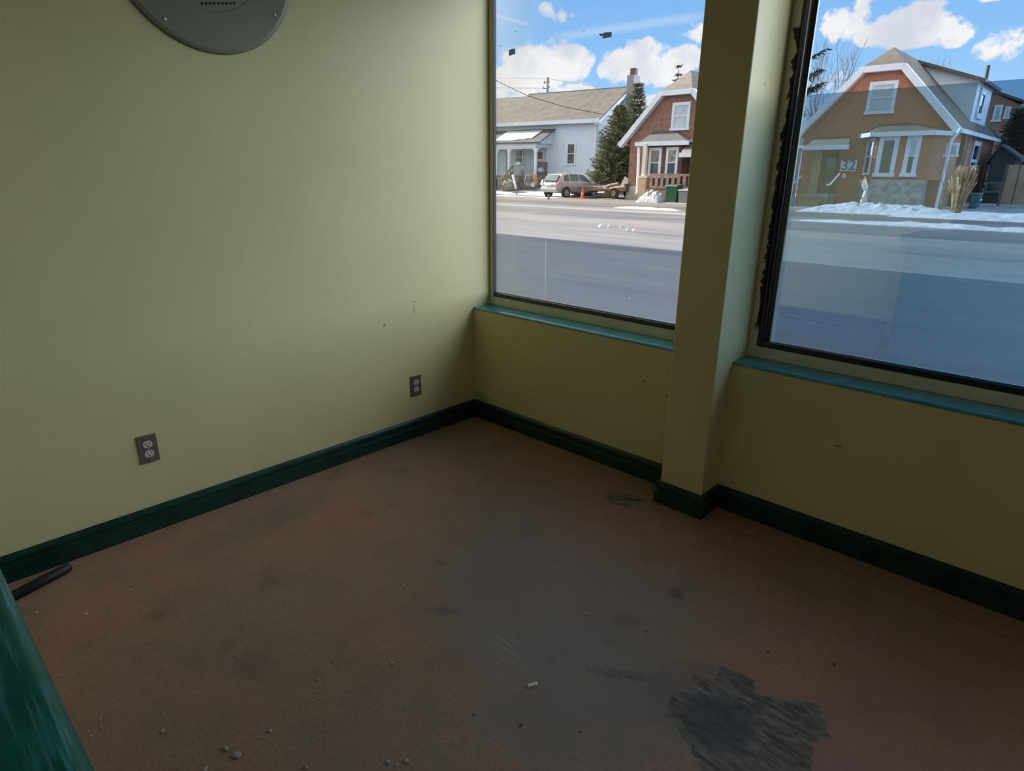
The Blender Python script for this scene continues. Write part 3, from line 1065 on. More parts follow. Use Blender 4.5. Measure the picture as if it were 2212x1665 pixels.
G1 = 'crumbs near the counter'
CR = [(512, 1631, .0085, 'grit', 'largest grey plaster crumb on the floor, with dark shadowed side'),
      (488, 1617, .0075, 'grit', 'flat grey crumb just behind the largest crumb'),
      (583, 1579, .0055, 'grit', 'rounded grey crumb right of the largest pair'),
      (352, 1579, .0055, 'grit', 'grey crumb left of the largest pair'),
      (846, 1431, .0050, 'grit', 'lone angular white crumb left of the scraped patch'),
      (443, 1662, .0070, 'grit', 'pale crumb cut by the lower picture edge, left of the pair'),
      (661, 1657, .0055, 'grit', 'elongated pale crumb at the picture bottom, right of the pair'),
      (838, 1645, .0055, 'grit', 'upright pale crumb at the picture bottom, left one of the cluster'),
      (857, 1652, .0040, 'grit', 'small white crumb in the middle of the bottom cluster'),
      (878, 1643, .0055, 'grit', 'broken pale crumb on the right of the bottom cluster'),
      (676, 1514, .0040, 'grit', 'small crumb in front of the worn centre, paired with a smaller'),
      (685, 1509, .0026, 'grit', 'tiny crumb touching the paired small crumb'),
      (511, 1417, .0038, 'grit', 'faint white crumb alone on brown floor left of centre'),
      (442, 1460, .0028, 'grit', 'tiny white crumb below the faint lone crumb'),
      (686, 1467, .0034, 'grit', 'small white crumb above the paired small crumbs'),
      (676, 1601, .0026, 'grit', 'tiny white crumb right of the rounded grey crumb'),
      (334, 1480, .0028, 'grit', 'tiny pale crumb highest in the left scatter'),
      (350, 1539, .0028, 'grit', 'tiny pale crumb above the left grey crumb'),
      (318, 1508, .0024, 'grit', 'tiny pinkish crumb leftmost in the scatter'),
      (218, 1571, .0042, 'grit', 'white crumb near the counter edge, right of three'),
      (195, 1590, .0036, 'grit', 'white crumb near the counter edge, lowest of three'),
      (189, 1579, .0030, 'grit', 'white crumb near the counter edge, leftmost of three'),
      (217, 1554, .0028, 'grit', 'tiny white crumb above the three by the counter'),
      (1266, 1325, .0050, 'pale_yellow', 'pale yellow paint chip right of the scraped streaks'),
      (1240, 1314, .0030, 'pale_yellow', 'smaller pale yellow chip beside the larger yellow chip'),
      (1242, 1331, .0030, 'pale_yellow', 'thin yellow fragment below the smaller yellow chip'),
      (1397, 1363, .0036, 'grit_dark', 'dark brown crumb with a pale top right of the yellow chips'),
      (1126, 1566, .0045, 'grit_dark', 'dark round crumb below the metal plug'),
      (1024, 1543, .0034, 'grit_dark', 'dark crumb left of and below the metal plug'),
      (1253, 1580, .0026, 'grit_dark', 'small dark crumb right of and below the metal plug'),
      (1659, 1408, .0034, 'grit_dark', 'brown crumb above the dark adhesive patch'),
      (1803, 1435, .0045, 'grit_dark', 'brown crumb right of and above the dark adhesive patch'),
      (1353, 1137, .0050, 'grit', 'white crumb in front of the grey patch by the column'),
      (1461, 1134, .0042, 'grit', 'white crumb in front of the column baseboard'),
      (1036, 908, .0095, 'grit', 'white crumb in the room corner against the baseboards'),
      (1049, 922, .0060, 'grit', 'smaller white crumb just out from the room corner'),
      (1783, 1254, .0040, 'grit', 'white crumb below the floor seam on the right'),
      (1621, 1147, .0050, 'grit', 'right crumb of two by the right baseboard near the column'),
      (1615, 1151, .0042, 'grit', 'left crumb of two by the right baseboard near the column'),
      (1298, 1048, .0045, 'grit', 'white crumb left of the grey patch by the column'),
      (1037, 1229, .0034, 'grit', 'tiny white crumb on the worn floor centre'),
      (872, 1266, .0050, 'grit', 'pale smear-like crumb on the brown floor left of centre'),
      ]
M['pale_yellow'] = plain('pale_yellow_chip', (.55, .52, .26), .8, .1, 60)
for (px, py, r, mt, lab) in CR:
    pebble(px, py, r, M[mt], lab, 'crumbs scattered on the floor', .55)
# pale flake by the baseboard left, and heater seen in reflections only
fl = MB()
for (px, py, w) in [(80, 1322, .018), (283, 1273, .016), (186, 1325, .02)]:
    p = atz(px, py, FZ + .001)
    fl.add([(p.x - w * .5, p.y - w * .2, FZ + .0008), (p.x + w * .1, p.y - w * .1, FZ + .0022), (p.x + w * .5, p.y + w * .25, FZ + .0008), (p.x, p.y + w * .15, FZ + .0008),
            (p.x - w * .5, p.y - w * .2, FZ + .0001), (p.x + w * .1, p.y - w * .1, FZ + .0001), (p.x + w * .5, p.y + w * .25, FZ + .0001), (p.x, p.y + w * .15, FZ + .0001)],
           [(0, 1, 2, 3), (7, 6, 5, 4), (0, 4, 5, 1), (1, 5, 6, 2), (2, 6, 7, 3), (3, 7, 4, 0)])
tag(fl.build('paint_flake', M['pale']), 'thin white paint flakes on the floor near the black strip', 'flake', None, 'stuff')

for (lx, ly) in [(3.6, -3.4), (3.6, -5.2), (5.2, -2.2)]:  # unseen panels added to lift the room's ambient light
    cl = empty('ceiling_fill', (lx, ly, CZ), 'added fill lamp panel over the rear of the shop, out of view', 'ceiling light', 'unseen fill panels in the rear of the shop')
    MB().box(lx - .32, lx + .32, ly - .62, ly + .62, CZ - .06, CZ).build('frame', M['white'], cl)
    ld = bpy.data.lights.new('lamp', 'AREA')
    ld.shape = 'RECTANGLE'
    ld.size, ld.size_y = .56, 1.16
    ld.energy = 6.5
    ld.color = (1.0, .95, .86)
    lo = bpy.data.objects.new('lamp', ld)
    COL.objects.link(lo)
    lo.parent = cl
    lo.location = (0, 0, -.065)

ht = empty('baseboard_heater', (.8, -3.1, FZ), 'low grey heater mirrored as dark bars in the right window', 'heater')
MB().box(.42, 1.30, -3.13, -3.06, FZ + .012, .26).build('case', M['heater'], ht, bevel=.006)
MB().box(.42, 1.30, -3.135, -3.055, .30, .35).build('top_rail', M['heater'], ht, bevel=.004)
MB().box(.44, .47, -3.12, -3.07, .26, .30).build('bracket', M['heater'], ht)
MB().box(1.25, 1.28, -3.12, -3.07, .26, .30).build('bracket', M['heater'], ht)

# ------------------------------------------------------------------ outside
GZ = -.10
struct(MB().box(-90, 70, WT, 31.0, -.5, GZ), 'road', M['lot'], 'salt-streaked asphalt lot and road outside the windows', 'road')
# shop front below outside and an unseen block added to cast the shadow on the lot
struct(MB().box(-30, -12.5, .4, 9.9, -.5, 8.6), 'shadow_wing', M['tan_brick'], 'unseen brick block added left of the shop to shade the lot', 'wall')


def yard_z(x, y):
    t = min(1, max(0, (y - 34.5) / 5.5))
    k = min(1, max(0, (-20.5 - x) / 5.0))
    z = GZ + .04 + t * (.62 * k + .10 * (1 - k))
    return z


def field(name, x0, x1, y0, y1, nx, ny, zf, mat, label, cat, kind='structure'):
    b = MB()
    vs = [(x0 + (x1 - x0) * i / nx, y0 + (y1 - y0) * j / ny) for j in range(ny + 1) for i in range(nx + 1)]
    vs = [(x, y, zf(x, y)) for (x, y) in vs]
    fs = [(j * (nx + 1) + i, j * (nx + 1) + i + 1, (j + 1) * (nx + 1) + i + 1, (j + 1) * (nx + 1) + i) for j in range(ny) for i in range(nx)]
    b.add(vs, fs)
    o = b.build(name, mat, shade=True)
    tag(o, label, cat, None, kind)
    return o


# snowy yards (dirt and trodden snow where vehicles stand)
m, nt, bs = new_mat('yard_snow')
v = ocoord(nt)
sxy = N(nt, 'ShaderNodeSeparateXYZ')
nt.links.new(v, sxy.inputs[0])
n1 = nz(nt, ocoord(nt, (.5, 1, 1)), .9, 5, .65)
c = mixc(nt, smooth(nt, nz(nt, v, 2.0, 5, .65), .3, .6), (.36, .375, .41), (.47, .475, .49))
# driveway between the white and the brick house
dx = mth(nt, 'MULTIPLY', smooth(nt, sxy.outputs[0], -27.5, -24.5), smooth(nt, sxy.outputs[0], -17.0, -19.5))
dirt = smooth(nt, mth(nt, 'ADD', n1, mth(nt, 'MULTIPLY', dx, .34)), .62, .74)
c = mixc(nt, dirt, c, (.085, .08, .07))
# bare pavement strip along the road
ed = mth(nt, 'ADD', sxy.outputs[1], mth(nt, 'MULTIPLY', mth(nt, 'SUBTRACT', nz(nt, ocoord(nt, (.4, 1, 1)), 1.0, 3), .5), 1.4))
c = mixc(nt, smooth(nt, ed, 31.6, 31.0), c, (.16, .135, .11))
setc(nt, bs, c)
bs.inputs['Roughness'].default_value = .85
bump(nt, bs, nz(nt, v, 6, 5), .6, .1)
M['yard'] = m
field('lawn', -75, 40, 30.6, 66, 120, 48, lambda x, y: yard_z(x, y) + .07 * mnoise.noise(Vector((x * .6, y * .9, 0))) * min(1, (y - 30.6) / 2) - (.12 if y < 30.7 else 0), M['yard'], 'snow covered front yards across the road', 'lawn')


def heap(name, x0, x1, y0, y1, h, label, cat='snow', seed=0, amp=.5):
    nx, ny = 90, 30
    zb = yard_z((x0 + x1) / 2, (y0 + y1) / 2) - .04

    def zf(x, y):
        u, w_ = (x - x0) / (x1 - x0) * 2 - 1, (y - y0) / (y1 - y0) * 2 - 1
        e_ = max(0, 1 - abs(u) ** 3.0) ** .7 * max(0, 1 - abs(w_) ** 2.2) ** .8
        return zb + h * e_ * (1 + amp * mnoise.noise(Vector((x * 1.3 + seed, y * 1.6, seed))) + .3 * mnoise.noise(Vector((x * 4 + seed, y * 4, 1))) + .15 * mnoise.noise(Vector((x * 9 + seed, y * 9, 1))))
    o = field(name, x0, x1, y0, y1, nx, ny, zf, M['snow'], label, cat, None)
    c_ = Vector(((x0 + x1) / 2, (y0 + y1) / 2, zb))
    for q in o.data.vertices:
        q.co -= c_
    o.location = c_
    return o


pa, pb = at(1391, 437, 32.0), at(1440, 437, 32.0)
heap('snow_heap', pa.x, pb.x, 31.0, 32.3, .62, 'small heap of ploughed snow in front of the green bin', seed=2, amp=.35)
# snow bank along the right-hand house
heap('snow_bank', -8.7, -2.6, 28.6, 32.4, .34, 'long low snow bank in front of the numbered house', seed=7, amp=.36)
heap('snow_bank', -4.6, 9.5, 27.6, 31.2, .17, 'lower flat snow bank at the right edge before the fence', seed=17, amp=.6)
heap('kerb_snow', -6.2, 9.5, 22.0, 23.0, .11, 'narrow ridge of kerb snow on the road at right', seed=9, amp=.7)
heap('kerb_snow', -15.9, -12.4, 24.2, 24.9, .08, 'long thin strip of snow on the road left of the column', seed=19, amp=.6)
for i, (px, py, w_, lab) in enumerate([(1299, 489, 16, 'largest snow clump of the row on the lot, leftmost'), (1316, 490, 9, 'second snow clump from the left on the lot'),
                                       (1342, 491, 8, 'small lone snow clump third from the left on the lot'), (1356, 497.5, 9, 'left one of the two nearest snow clumps on the lot'), (1370, 498, 9, 'right one of the two nearest snow clumps on the lot')]):
    p = atz(px, py + 1, GZ)
    pr_ = atz(px + w_ / 2, py + 1, GZ)
    hw = (pr_ - p).length
    b = MB()
    k = 16
    prof = []
    vs = []
    for (rf, hf) in [(1, -.01), (.9, .03), (.6, .06), (.25, .075)]:
        for j in range(k):
            t = 2 * math.pi * j / k
            rr_ = rf * hw * (1 + .35 * mnoise.noise(Vector((math.cos(t) * 1.5, math.sin(t) * 1.5, i * 3.1 + rf))))
            vs.append((rr_ * math.cos(t), rr_ * .8 * math.sin(t), hf * (1 + .4 * mnoise.noise(Vector((t, rf * 3, i))))))
    fs = [(a * k + j, a * k + (j + 1) % k, (a + 1) * k + (j + 1) % k, (a + 1) * k + j) for a in range(3) for j in range(k)] + [tuple(3 * k + j for j in range(k))]
    b.add(vs, fs)
    o = b.build('snow_clump', M['snow'], shade=True)
    o.location = (p.x, p.y, GZ)
    tag(o, lab, 'snow', 'snow clumps lying on the lot')


# ---------- builders for houses
def window(parent, x0, x1, z0, z1, y, t=.09, frame=None, pane=None, sash=True, upper=None, name='window'):
    frame, pane = frame or M['white'], pane or M['window_dark']
    f = MB()
    f.box(x0, x0 + t, y - .07, y + .05, z0, z1).box(x1 - t, x1, y - .07, y + .05, z0, z1)
    f.box(x0 + t, x1 - t, y - .07, y + .05, z1 - t * 1.1, z1).box(x0 - .05, x1 + .05, y - .11, y + .05, z0 - .02, z0 + t * .8)
    zm = (z0 + z1) / 2
    if sash:
        f.box(x0 + t, x1 - t, y - .05, y + .04, zm - .03, zm + .03)
    o = f.build(name, frame, parent)
    if sash:
        MB().box(x0 + t, x1 - t, y - .03, y + .03, zm + .03, z1 - t).build('pane', upper or pane, o)
        MB().box(x0 + t, x1 - t, y - .02, y + .04, z0 + t * .8, zm - .03).build('pane', pane, o)
    else:
        MB().box(x0 + t, x1 - t, y - .03, y + .03, z0 + t * .8, z1 - t).build('pane', pane, o)
    return o


def side_window(parent, x, y0, y1, z0, z1, t=.12, frame=None, pane=None, sash=True):
    """a window in a wall that faces +x"""
    frame, pane = frame or M['white'], pane or M['window_dark']
    f = MB()
    f.box(x - .05, x + .08, y0, y0 + t, z0, z1).box(x - .05, x + .08, y1 - t, y1, z0, z1)
    f.box(x - .05, x + .08, y0 + t, y1 - t, z1 - t, z1).box(x - .05, x + .12, y0 - .05, y1 + .05, z0 - .02, z0 + t * .8)
    zm = z0 + (z1 - z0) * .42
    if sash:
        f.box(x - .04, x + .06, y0 + t, y1 - t, zm - .08, zm + .08)
    o = f.build('window', frame, parent)
    if sash:
        MB().box(x - .03, x + .03, y0 + t, y1 - t, zm + .08, z1 - t).build('pane', pane, o)
        MB().box(x - .03, x + .03, y0 + t, y1 - t, z0 + t * .8, zm - .08).build('pane', pane, o)
    else:
        MB().box(x - .03, x + .03, y0 + t, y1 - t, z0 + t * .8, z1 - t).build('pane', pane, o)
    return o


def clipped_gable(root, cx, Y, depth, wall_h, eave_h, ze, hip_h, zh, sb, za, zbase, brick, roofm, z_wall_eave=None):
    """clipped-gable house, front on plane y=Y, ridge running back"""
    zw = z_wall_eave or ze
    sl = (zh - ze) / (eave_h - hip_h)
    zwall = zh - (wall_h - hip_h) * sl - .12
    hz = zh - .10
    pts = [(cx - wall_h, Y, zbase), (cx + wall_h, Y, zbase), (cx + wall_h, Y, zwall), (cx + hip_h - .05, Y, hz), (cx - hip_h + .05, Y, hz), (cx - wall_h, Y, zwall)]
    MB().prism(pts, (0, depth, 0)).build('wall', brick, root)
    yf, yb = Y - .35, Y + depth + .35
    th = Vector((0, 0, -.14))
    r = MB()
    for s in (-1, 1):
        q = [(cx + s * eave_h, yf, ze), (cx + s * hip_h, yf, zh), (cx, Y + sb, za), (cx, yb, za), (cx + s * eave_h, yb, ze)]
        r.prism(q, th)
    r.prism([(cx - hip_h, yf, zh), (cx + hip_h, yf, zh), (cx, Y + sb, za)], th)
    r.build('roof', roofm, root)
    f = MB()
    for s in (-1, 1):
        f.bar((cx + s * (eave_h + .05), yf - .03, ze - .16), (cx + s * (hip_h - .02), yf - .03, zh - .13), .08, .30, (0, 1, 0)) if False else None
        a, b2 = Vector((cx + s * (eave_h + .08), yf - .03, ze - .20)), Vector((cx + s * hip_h, yf - .03, zh - .12))
        d = (b2 - a).normalized()
        nrm = Vector((-d.z, 0, d.x)) * (.15 if s < 0 else -.15)
        if nrm.z < 0:
            nrm = -nrm
        f.prism([a - nrm, b2 - nrm, b2 + nrm, a + nrm], (0, .36, 0))
        f.box(cx + s * eave_h - .06, cx + s * eave_h + .06, yf, yb, ze - .16, ze + .02)
    f.box(cx - hip_h - .02, cx + hip_h + .02, yf - .06, yf + .3, zh - .28, zh - .0)
    f.build('fascia', M['white'], root)
    return zwall


# ---------- white house on the left
R1 = math.radians(8)
O1 = Vector((-28.62, 40.0, 0))
n1v = Vector((-math.sin(R1), math.cos(R1), 0))
x1v = Vector((math.cos(R1), math.sin(R1), 0))


def h1(px, py, yl):
    d = ray(px, py)
    o = O1 + n1v * yl
    t = (o - CAM).dot(n1v) / d.dot(n1v)
    P = CAM + d * t - O1
    return Vector((P.dot(x1v), P.dot(n1v), P.z))


hw = empty('white_house', (O1.x, O1.y, 0), 'white sided house with grey roof, chimney and front porch', 'house', rz=R1)
ROTATED.append(hw)
LX = -22.0
D1, ZE, ZR, ZB = 9.6, 5.50, 8.22, .40
MB().prism([(0, 0, ZB), (0, D1, ZB), (0, D1, ZE), (0, D1 / 2, ZR - .15), (0, 0, ZE)], (LX, 0, 0)).build('wall', M['siding'], hw, local=True)
sl1 = (ZR - ZE) / (D1 / 2)
r = MB()
for s in (0, 1):
    y0, y1 = (-.45, D1 / 2) if s == 0 else (D1 + .45, D1 / 2)
    z0 = ZE - .45 * sl1 + .12
    # the ridge steps down a little on the left
    xm = h1(1143, 204, D1 / 2).x
    r.prism([(.35, y0, z0), (.35, y1, ZR), (xm, y1, ZR), (xm, y0, z0)], (0, 0, -.13))
    r.prism([(xm, y0, z0), (xm, y1, ZR - .13), (LX, y1, ZR - .13), (LX, y0, z0)], (0, 0, -.13))
r.build('roof', M['asph_shingle'], hw, local=True)
MB().box(xm, .36, D1 / 2 - .08, D1 / 2 + .08, ZR - .05, ZR + .03).build('ridge_cap', plain('pale_ridge_flashing', (.2, .19, .19), .6), hw, local=True)
f = MB()
f.box(LX, .40, -.60, -.42, ZE - .30, ZE - .02)
a, b2 = Vector((.42, -.5, ZE - .12)), Vector((.42, D1 / 2, ZR + .02))
for (a, b2) in ((Vector((.36, -.5, ZE - .22)), Vector((.36, D1 / 2, ZR - .08))), (Vector((.36, D1 + .5, ZE - .22)), Vector((.36, D1 / 2, ZR - .08)))):
    f.prism([a, b2, b2 + Vector((0, 0, -.26)), a + Vector((0, 0, -.26))], (.07, 0, 0))
f.build('gutter', M['white'], hw, local=True)
f = MB()
f.box(.02, .55, -.5, .25, ZE - .42, ZE - .28)
f.box(-.18, .0, -.08, 0, ZB, ZE - .3)
f.build('corner_board', M['white'], hw, local=True)
MB().tube([(.12, -.12, ZE - .4), (.1, -.12, 3.0), (.1, -.12, ZB)], .07, 8).build('downspout', plain('grey_downspout', (.42, .47, .52), .5), hw, local=True)
a, b2 = h1(1225, 308, 0), h1(1243, 356, 0)
window(hw, a.x, b2.x, b2.z, a.z, 0, .12, pane=plain('brown_curtained_pane', (.10, .09, .075), .2, .3, 2)).name = 'window'
for ch in hw.children:
    pass
# gable side windows
for (px, py, px2, py2, xx) in [(1328, 234, 1337, 264, 0)]:
    d1, d2 = ray(px, py), ray(px2, py2)
    t1 = (O1 - CAM).dot(x1v) / d1.dot(x1v)
    t2 = (O1 - CAM).dot(x1v) / d2.dot(x1v)
    P1, P2 = CAM + d1 * t1 - O1, CAM + d2 * t2 - O1
    side_window(hw, 0, P1.dot(n1v) - .15, P2.dot(n1v) + .15, P2.z, P1.z + .1, .12, sash=False)
# chimney
cA, cB = h1(1370, 200, D1 / 2 - .2), h1(1387.5, 162, D1 / 2 - .2)
chx0, chx1 = .34, .34 + (cB.x - cA.x)
MB().box(chx0, chx1, D1 / 2 - .75, D1 / 2 + .35, 3.0, cB.z).build('chimney', plain('pale_grey_block_chimney', (.26, .27, .28), .8, .1, 2), hw, local=True)
ct_ = h1(1379, 147, D1 / 2 - .2)
MB().box((chx0 + chx1) / 2 - .22, (chx0 + chx1) / 2 + .22, D1 / 2 - .42, D1 / 2 + .02, cB.z, ct_.z).build('flue', plain('brown_flue_liner', (.12, .075, .055), .8, .15, 3), hw, local=True)

# porch of the white house
PD = -2.0
xr = h1(1195, 300, 0).x
xp = h1(1157, 340, PD).x
zt = h1(1140, 283, 0).z
ze_ = h1(1120, 310, PD - .3).z
pbz = h1(1130, 318, PD).z
pz = h1(1110, 376, PD).z
MB().prism([(xr + .2, 0, zt), (xr + .2, PD - .3, ze_), (LX, PD - .3, ze_), (LX, 0, zt)], (0, 0, .1)).build('porch_roof', M['dark_shingle'], hw, local=True)
MB().prism([(xr, 0, zt - .02), (xr, PD - .1, ze_), (xr, 0, ze_)], (-.12, 0, 0)).build('porch_gable', M['siding'], hw, local=True)
s1, s2, s3, s4 = h1(1086, 307, PD * .85), h1(1081, 290, PD * .3), h1(1160, 290, PD * .3), h1(1146, 304, PD * .85)


def onroof(x, y):
    return zt + (ze_ - zt) * (y / (PD - .3)) + .10


xl_, xs_ = h1(1084, 300, PD * .6).x, h1(1160, 298, PD * .6).x
sn = MB()
nxs = 40
top, bot = [], []
for i in range(nxs + 1):
    x = xl_ + (xs_ - xl_) * i / nxs
    top.append((x, PD * (.20 + .05 * mnoise.noise(Vector((x * 2, 0, 3)))), 0))
    bot.append((x - .15, PD * (1.04 - .18 * max(0, (i / nxs - .5)) * 2 + .06 * mnoise.noise(Vector((x * 2.3, 4, 3)))), 0))
vs = []
for (q, h_) in [(b, .0) for b in bot] + [(b, .07) for b in bot] + [(b, .10) for b in top] + [(b, 0) for b in top]:
    vs.append((q[0], q[1], onroof(q[0], q[1]) + h_))
nn_ = nxs + 1
fs = [(k * nn_ + i, k * nn_ + i + 1, (k + 1) * nn_ + i + 1, (k + 1) * nn_ + i) for k in range(3) for i in range(nxs)]
fs += [(i + 1, i, 3 * nn_ + i, 3 * nn_ + i + 1) for i in range(nxs)]
fs += [(0, nn_, 2 * nn_, 3 * nn_), (nn_ - 1, 4 * nn_ - 1, 3 * nn_ - 1, 2 * nn_ - 1)]
sn.add(vs, fs).build('roof_snow', M['snow'], hw, local=True)['label'] = 'bright snow lying on the porch roof'
bm_ = MB()
bm_.box(LX, xp + .1, PD - .12, PD + .1, pbz, ze_).box(xp - .1, xp + .1, PD + .1, 0, pbz, ze_)
bm_.box(LX, xp, PD - .05, PD + .05, pbz - .12, pbz)
bm_.build('porch_beam', M['white'], hw, local=True)
for (px, wp_) in [(1157, .19), (1100, .19), (1072, .30)]:
    x = h1(px, 345, PD).x
    o = MB().box(x - wp_ / 2, x + wp_ / 2, PD - .09, PD + .09, pz - .1, pbz - .05).build('porch_post', M['white'], hw, local=True)
    for s in (-1, 1):
        bk = MB().prism([(x + s * wp_ / 2, PD - .03, pbz - .08), (x + s * (wp_ / 2 + .42), PD - .03, pbz - .08), (x + s * (wp_ / 2 + .14), PD - .03, pbz - .16), (x + s * wp_ / 2, PD - .03, pbz - .50)], (0, .06, 0))
        bk.build('bracket', M['white'], o, local=True)
MB().box(xp - .09, xp + .09, -.2, -.02, pz - .1, pbz - .05).build('porch_post', M['white'], hw, local=True)
MB().box(LX, xp + .1, PD - .1, 0, ZB - .1, pz - .1).build('porch_floor', M['clutter'], hw, local=True)
MB().box(h1(1162, 360, PD / 2).x + .2, xp, PD + .12, -.1, pz - .1, pz + .95).build('porch_panel', plain('grey_brown_porch_boards', (.17, .14, .12), .8, .3, 3), hw, local=True)
a, b2 = h1(1117, 322, 0), h1(1127, 356, 0)
window(hw, a.x - .15, b2.x + .2, b2.z, a.z, -.02, .14, frame=M['cream'])
a, b2 = h1(1160, 325, 0), h1(1174, 346, 0)
window(hw, a.x, b2.x + .1, b2.z, a.z, -.02, .12, sash=False, pane=plain('dark_red_curtained_pane', (.09, .05, .05), .2, .3, 2))
dr = h1(1080, 322, 0)
MB().box(h1(1074, 340, 0).x, h1(1094, 340, 0).x, -.1, .02, pz - .1, 3.3).build('door', M['siding'], hw, local=True)
# railing and steps
rl = MB()
a, b2 = h1(1080, 390, PD - 1.6), h1(1108, 358, PD - .1)
rl.bar(a, b2, .09, .09)
rl.bar(a + Vector((0, 0, -.45)), b2 + Vector((0, 0, -.45)), .07, .07)
for k in range(6):
    q = a.lerp(b2, k / 5)
    rl.box(q.x - .03, q.x + .03, q.y - .03, q.y + .03, q.z - .7, q.z)
rl.build('stair_rail', M['bark'], hw, local=True)
st_ = MB()
for k in range(4):
    st_.box(h1(1084, 395, PD - 1).x, h1(1112, 395, PD - 1).x, PD - .1 - .32 * (k + 1), PD - .1 - .32 * k, .2, pz - .1 - .24 * (k + .6))
st_.build('steps', M['clutter'], hw, local=True)

# things cluttering the porch front
random.seed(21)


def world1(p):
    return Vector((O1.x, O1.y, 0)) + x1v * p.x + n1v * p.y + Vector((0, 0, p.z))


def bag(px, py, hpx, wpx, yl, mat, name, label, cat):
    b, t = h1(px, py, yl), h1(px, py - hpx, yl)
    w_ = abs(h1(px + wpx / 2, py, yl).x - b.x)
    hgt = t.z - b.z
    c_ = world1(b)
    bm = bmesh.new()
    bmesh.ops.create_icosphere(bm, subdivisions=3, radius=1)
    sd = random.random() * 40
    for q in bm.verts:
        k = 1 + .3 * mnoise.noise(q.co * 1.3 + Vector((sd, 0, 0)))
        zz = q.co.z if q.co.z > -.75 else -.75
        q.co = Vector((q.co.x * w_ * k, q.co.y * min(w_, .55) * k, (zz + .75) / 1.75 * hgt * (1 if q.co.z < 0 else k)))
    me = bpy.data.meshes.new(name)
    bm.to_mesh(me)
    bm.free()
    me.materials.append(mat)
    for p_ in me.polygons:
        p_.use_smooth = True
    o = bpy.data.objects.new(name, me)
    o.location = c_
    COL.objects.link(o)
    tag(o, label, cat)


bag(1141, 402, 24, 14, PD - .9, M['clutter'], 'grey_sack', 'grey brown sack left of the orange bag at the porch', 'sack')
bag(1156, 400, 24, 8, PD - .8, plain('orange_bag_cloth', (.48, .22, .12), .8, .3, 3), 'orange_bag', 'orange brown bag below the porch corner post', 'bag')
bag(1151, 404, 11, 9, PD - 1.1, M['snow'], 'white_bag', 'small white bag on the snow by the porch', 'bag')
bag(1099, 404, 16, 20, PD - 1.7, M['clutter'], 'rubbish_pile', 'brown rubbish pile at the foot of the porch stairs', 'rubbish')
bag(1120, 358, 9, 11, PD + .4, M['siding'], 'white_sack', 'pale sack standing up on the white porch', 'sack')
bag(1168, 372, 10, 12, PD + .25, plain('pale_blue_sack', (.3, .32, .5), .7, .2, 3), 'blue_sack', 'pale blue sack against the porch side boards', 'sack')
# leaning white stake near the pavement
a, b2 = at(1108, 379, 34.0), at(1117, 419, 33.2)
stk_ = empty('white_stake', b2, 'leaning white stake in the snow before the porch', 'stake')
mid_ = a.lerp(b2, .72)
MB().tube([a, mid_], [.10, .085], 8).build('post', M['white'], stk_)
MB().tube([mid_, b2 + Vector((0, 0, -.12))], .05, 6).build('spike', M['pole'], stk_)
# grey short marker at the road edge
p = at(1185, 434, 29.6)
o = MB().box(-.05, .05, -.05, .05, 0, .32).build('marker_stub', M['pole'])
o.location = (p.x, p.y, GZ)
tag(o, 'short dark marker stub at the pavement edge below the car', 'marker')

# ---------- brick house between tree and column
hb_ = empty('brick_house', (-18.3, 34, 0), 'brown brick house with clipped gable seen left of the column', 'house')
clipped_gable(hb_, -18.3, 34, 12, 3.2, 3.75, 3.40, 1.0, 6.22, 1.17, 7.42, 0.0, M['brick'], M['tan_shingle'])
# right-hand slope is shaded grey: a roof patch of snow-grey shingle
a, b2 = at(1455, 222, 34), at(1488, 280, 34)
window(hb_, a.x - .02, b2.x, b2.z, a.z, 34, .16, pane=M['window_blind'])
x0f = at(1356, 420, 33.97).x
MB().box(-21.56, -18.0, 33.90, 34.05, -.1, at(1360, 402, 33.9).z).build('foundation', plain('concrete_foundation', (.42, .42, .40), .9, .1, 2), hb_)
# bay
yb_ = 33.0
b0, b1 = at(1398, 330, yb_), at(1474, 330, yb_)
zg = at(1430, 309, yb_ - .3).z
MB().prism([(b0.x, yb_, 0), (b1.x, yb_, 0), (b1.x, 34.05, 0), (b0.x, 34.05, 0)], (0, 0, zg)).build('bay', brick_mat('dark_brown_brick', (.16, .075, .055), (.12, .06, .045), (.15, .12, .1)), hb_)
g0, g1_ = at(1375, 309, yb_ - .3), at(1487, 307, yb_ - .3)
t0_, t1_ = at(1414, 284, 33.95), at(1458, 284, 33.95)
MB().add([(g0.x, yb_ - .3, zg), (g1_.x, yb_ - .3, zg), (g1_.x, 34, zg), (g0.x, 34, zg), (t0_.x, 33.95, t0_.z), (t1_.x, 33.95, t0_.z)],
         [(0, 1, 5, 4), (1, 2, 5), (3, 0, 4), (3, 4, 5, 2), (3, 2, 1, 0)]).build('bay_roof', M['dark_shingle'], hb_)
MB().box(g0.x - .05, g1_.x + .05, yb_ - .42, yb_ - .26, zg - .14, zg + .10).box(g0.x - .05, g0.x + .1, yb_ - .3, 34, zg - .14, zg + .1).build('gutter', M['white'], hb_)
for (l, t, r_, bt, up) in [(1402, 319, 1429, 384, plain('red_curtained_pane', (.24, .17, .17), .15, .4, 3)), (1439, 318, 1465, 384, plain('beige_curtained_pane', (.28, .26, .22), .15, .6, 3))]:
    a, b2 = at(l, t, yb_ - .02), at(r_, bt, yb_ - .02)
    a.x, b2.x = at(l, (t + bt) / 2, yb_).x, at(r_, (t + bt) / 2, yb_).x
    window(hb_, a.x, b2.x, b2.z, a.z, yb_ - .02, .16, upper=up)
dsp = [at(1381, 313, yb_ - .15), at(1379.5, 345, yb_ - .15), at(1376, 416, yb_ - .15), at(1373, 419, yb_ - .3)]
MB().tube(dsp, .085, 8).build('downspout', M['white'], hb_)
